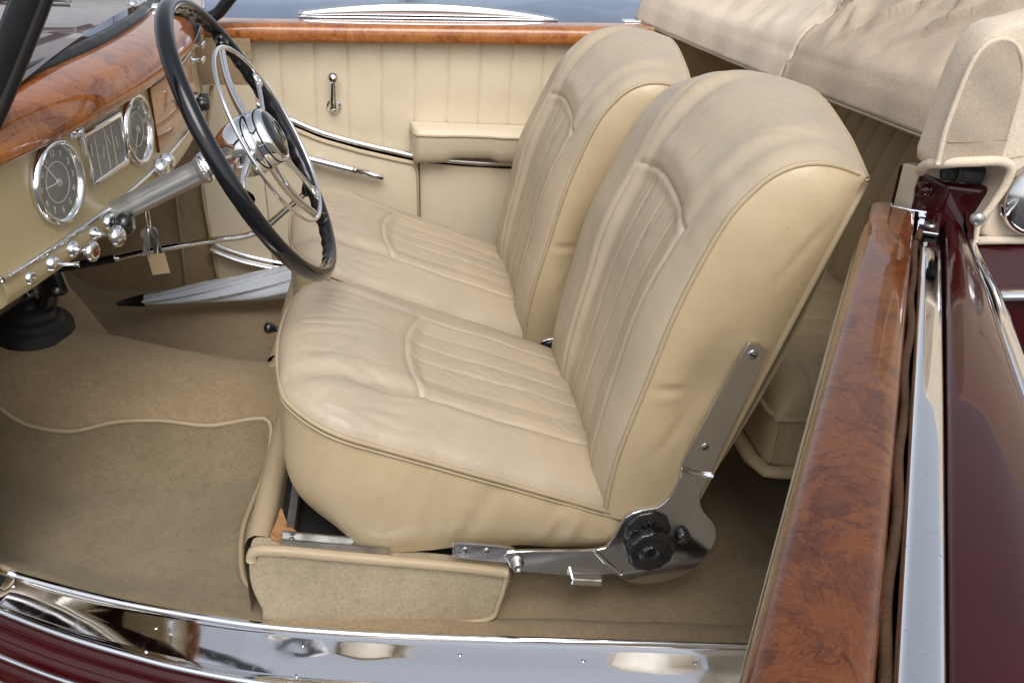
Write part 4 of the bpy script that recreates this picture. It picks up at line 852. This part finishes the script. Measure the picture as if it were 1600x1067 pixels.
def fold(y0, q0, y1, q1, am, w):
    dx, dy = y1-y0, q1-q0; t = np.clip(((Py-y0)*dx+(q-q0)*dy)/(dx*dx+dy*dy), 0, 1); dis = (Py-y0-t*dx)*(-dy)+(q-q0-t*dy)*dx; dis = dis/math.hypot(dx, dy); ra = np.hypot(Py-y0-t*dx, q-q0-t*dy)
    return am*np.sin(np.pi*np.clip(t, .04, .96))**.6*(np.exp(-(ra/w)**1.25)-.35*np.exp(-((dis-1.6*w)/(1.3*w))**2)*(ra < 4*w))
rr = np.random.RandomState(77)
for k in range(60):
    y0 = rr.uniform(.05, .66); q0 = rr.uniform(.03, .30); an = rr.uniform(-1.0, 1.0)+1.57; ln = rr.uniform(.06, .20)
    h = h+fold(y0, q0, y0+ln*math.cos(an), q0+ln*math.sin(an), rr.choice([-1, 1])*rr.uniform(.005, .017), rr.uniform(.006, .016))
for k in range(24):
    y0 = rr.uniform(.62, 1.4); q0 = rr.uniform(.03, .30); an = rr.uniform(-.9, .9)+1.57; ln = rr.uniform(.08, .25)
    h = h+fold(y0, q0, y0+ln*math.cos(an), q0+ln*math.sin(an), rr.choice([-1, 1])*rr.uniform(.002, .008), rr.uniform(.008, .026))
h = h*sst(q, .012, .05)+.007*sst(Py+.15*q, .600, .606)+.0016*np.exp(-((q-.0145)/.004)**2)*-1.5+.003*np.sin(Py*38)*np.exp(-(q/.02)**2)
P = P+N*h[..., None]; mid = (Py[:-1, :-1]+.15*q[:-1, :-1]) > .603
ca = solid(obj('canvas_panel', grid(P, ~mid), 'canvas_darker', tp), .004); cb_ = solid(obj('canvas_panel', grid(P, mid), 'canvas', tp), .004)
obj('hem_binding', tube(P[:, 0], .0042, 8), 'canvas', tp); obj('seam_stitch', tube(P[:, 42][::2]+np.array([-.0005, 0, .0005]), .0009, 5), 'stitch', ca)
# side cover with the pocket tongue
ol = cr([(.672, 0, .748), (.672, 0, .79), (.676, 0, .84), (.684, 0, .882), (.700, 0, .908), (.73, 0, .917), (.80, 0, .935), (.95, 0, .96), (1.2, 0, .97), (1.5, 0, .90), (1.5, 0, .66), (1.1, 0, .656), (.80, 0, .656), (.752, 0, .664), (.757, 0, .70), (.764, 0, .735), (.752, 0, .752), (.71, 0, .757)], 160, True)
ctr = np.array([.86, 0, .78]); rows = []
for s, y in ((.985, -.040), (.997, -.052), (1.0, -.066), (.996, -.078), (.985, -.086), (.965, -.089), (.94, -.090), (.88, -.090), (.7, -.091), (.5, -.092), (.25, -.093), (.02, -.093)):
    qv = ctr+(ol-ctr)*s; qv[:, 1] = y-.03*sst(qv[:, 0], .76, 1.2)+.003*lump(qv[:, 0], qv[:, 2], 25, 61)*(1 if s < .99 else 0); rows.append(qv)
sc = fixn(obj('side_cover', grid(np.array(rows), cv=True), 'canvas', tp))
tq = cr([(.668, -.089, .757), (.667, -.089, .795), (.671, -.089, .832), (.677, -.089, .868), (.687, -.089, .889), (.703, -.089, .897), (.722, -.089, .893), (.739, -.089, .873), (.746, -.089, .845), (.748, -.089, .807), (.748, -.089, .757)], 60)
tq[:, 0] += -.001
inner = np.array([[a*(1-t)+b*t+np.array([0, -.006-.004*math.sin(math.pi*t)**.5+.0012*math.sin(a[2]*90+t*5), 0]) for t in np.linspace(0, 1, 14)] for a, b in zip(tq[:30], tq[::-1][:30])])
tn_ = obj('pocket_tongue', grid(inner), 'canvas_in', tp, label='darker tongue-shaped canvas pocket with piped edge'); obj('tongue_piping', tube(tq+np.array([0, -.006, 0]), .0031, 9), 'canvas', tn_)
obj('tongue_stitch', tube([(.672+.074*t, -.0965-.003*math.sin(math.pi*t), .783+.003*t) for t in np.linspace(0, 1, 16)], .0007, 5), 'stitch', tn_)
rimp = cr([(.690, -.030, .728), (.676, -.052, .738), (.668, -.074, .750), (.672, -.090, .757), (.705, -.100, .761), (.740, -.102, .762), (.756, -.102, .754), (.757, -.100, .733), (.748, -.099, .706), (.739, -.098, .684), (.742, -.098, .660)], 60); obj('pocket_rim', tube(rimp, np.interp(np.linspace(0, 1, 60), [0, .5, .68, 1], [.0060, .0060, .0055, .0028]), 10), 'canvas', tn_)
obj('cover_hem', tube([(x, -.094-.03*float(sst(np.array(x), .76, 1.2)), .660) for x in np.linspace(.745, 1.4, 20)], .0055, 8), 'canvas', sc)
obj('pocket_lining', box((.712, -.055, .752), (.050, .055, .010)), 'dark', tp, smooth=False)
obj('hinge_link', cat(tube([(.70, -.062, .738), (.745, -.068, .734)], .011, 14), tube([(.712, -.063, .737), (.718, -.064, .737)], .0135, 14)), 'rubber', tp)
obj('snap_stud', lathe([(.0085, 0), (.0085, .003), (.006, .006), (.0004, .0072)], (.735, -.098, .690), (-.3, -.95, .1), 20), 'satin', sc)
obj('side_boss', lathe([(.046, 0), (.046, .004), (.040, .012), (.022, .018), (.0006, .020)], (.806, -.100, .716), (-.12, -1, .1), 48), 'bracket', tp, label='round domed grey metal boss on the canvas side')
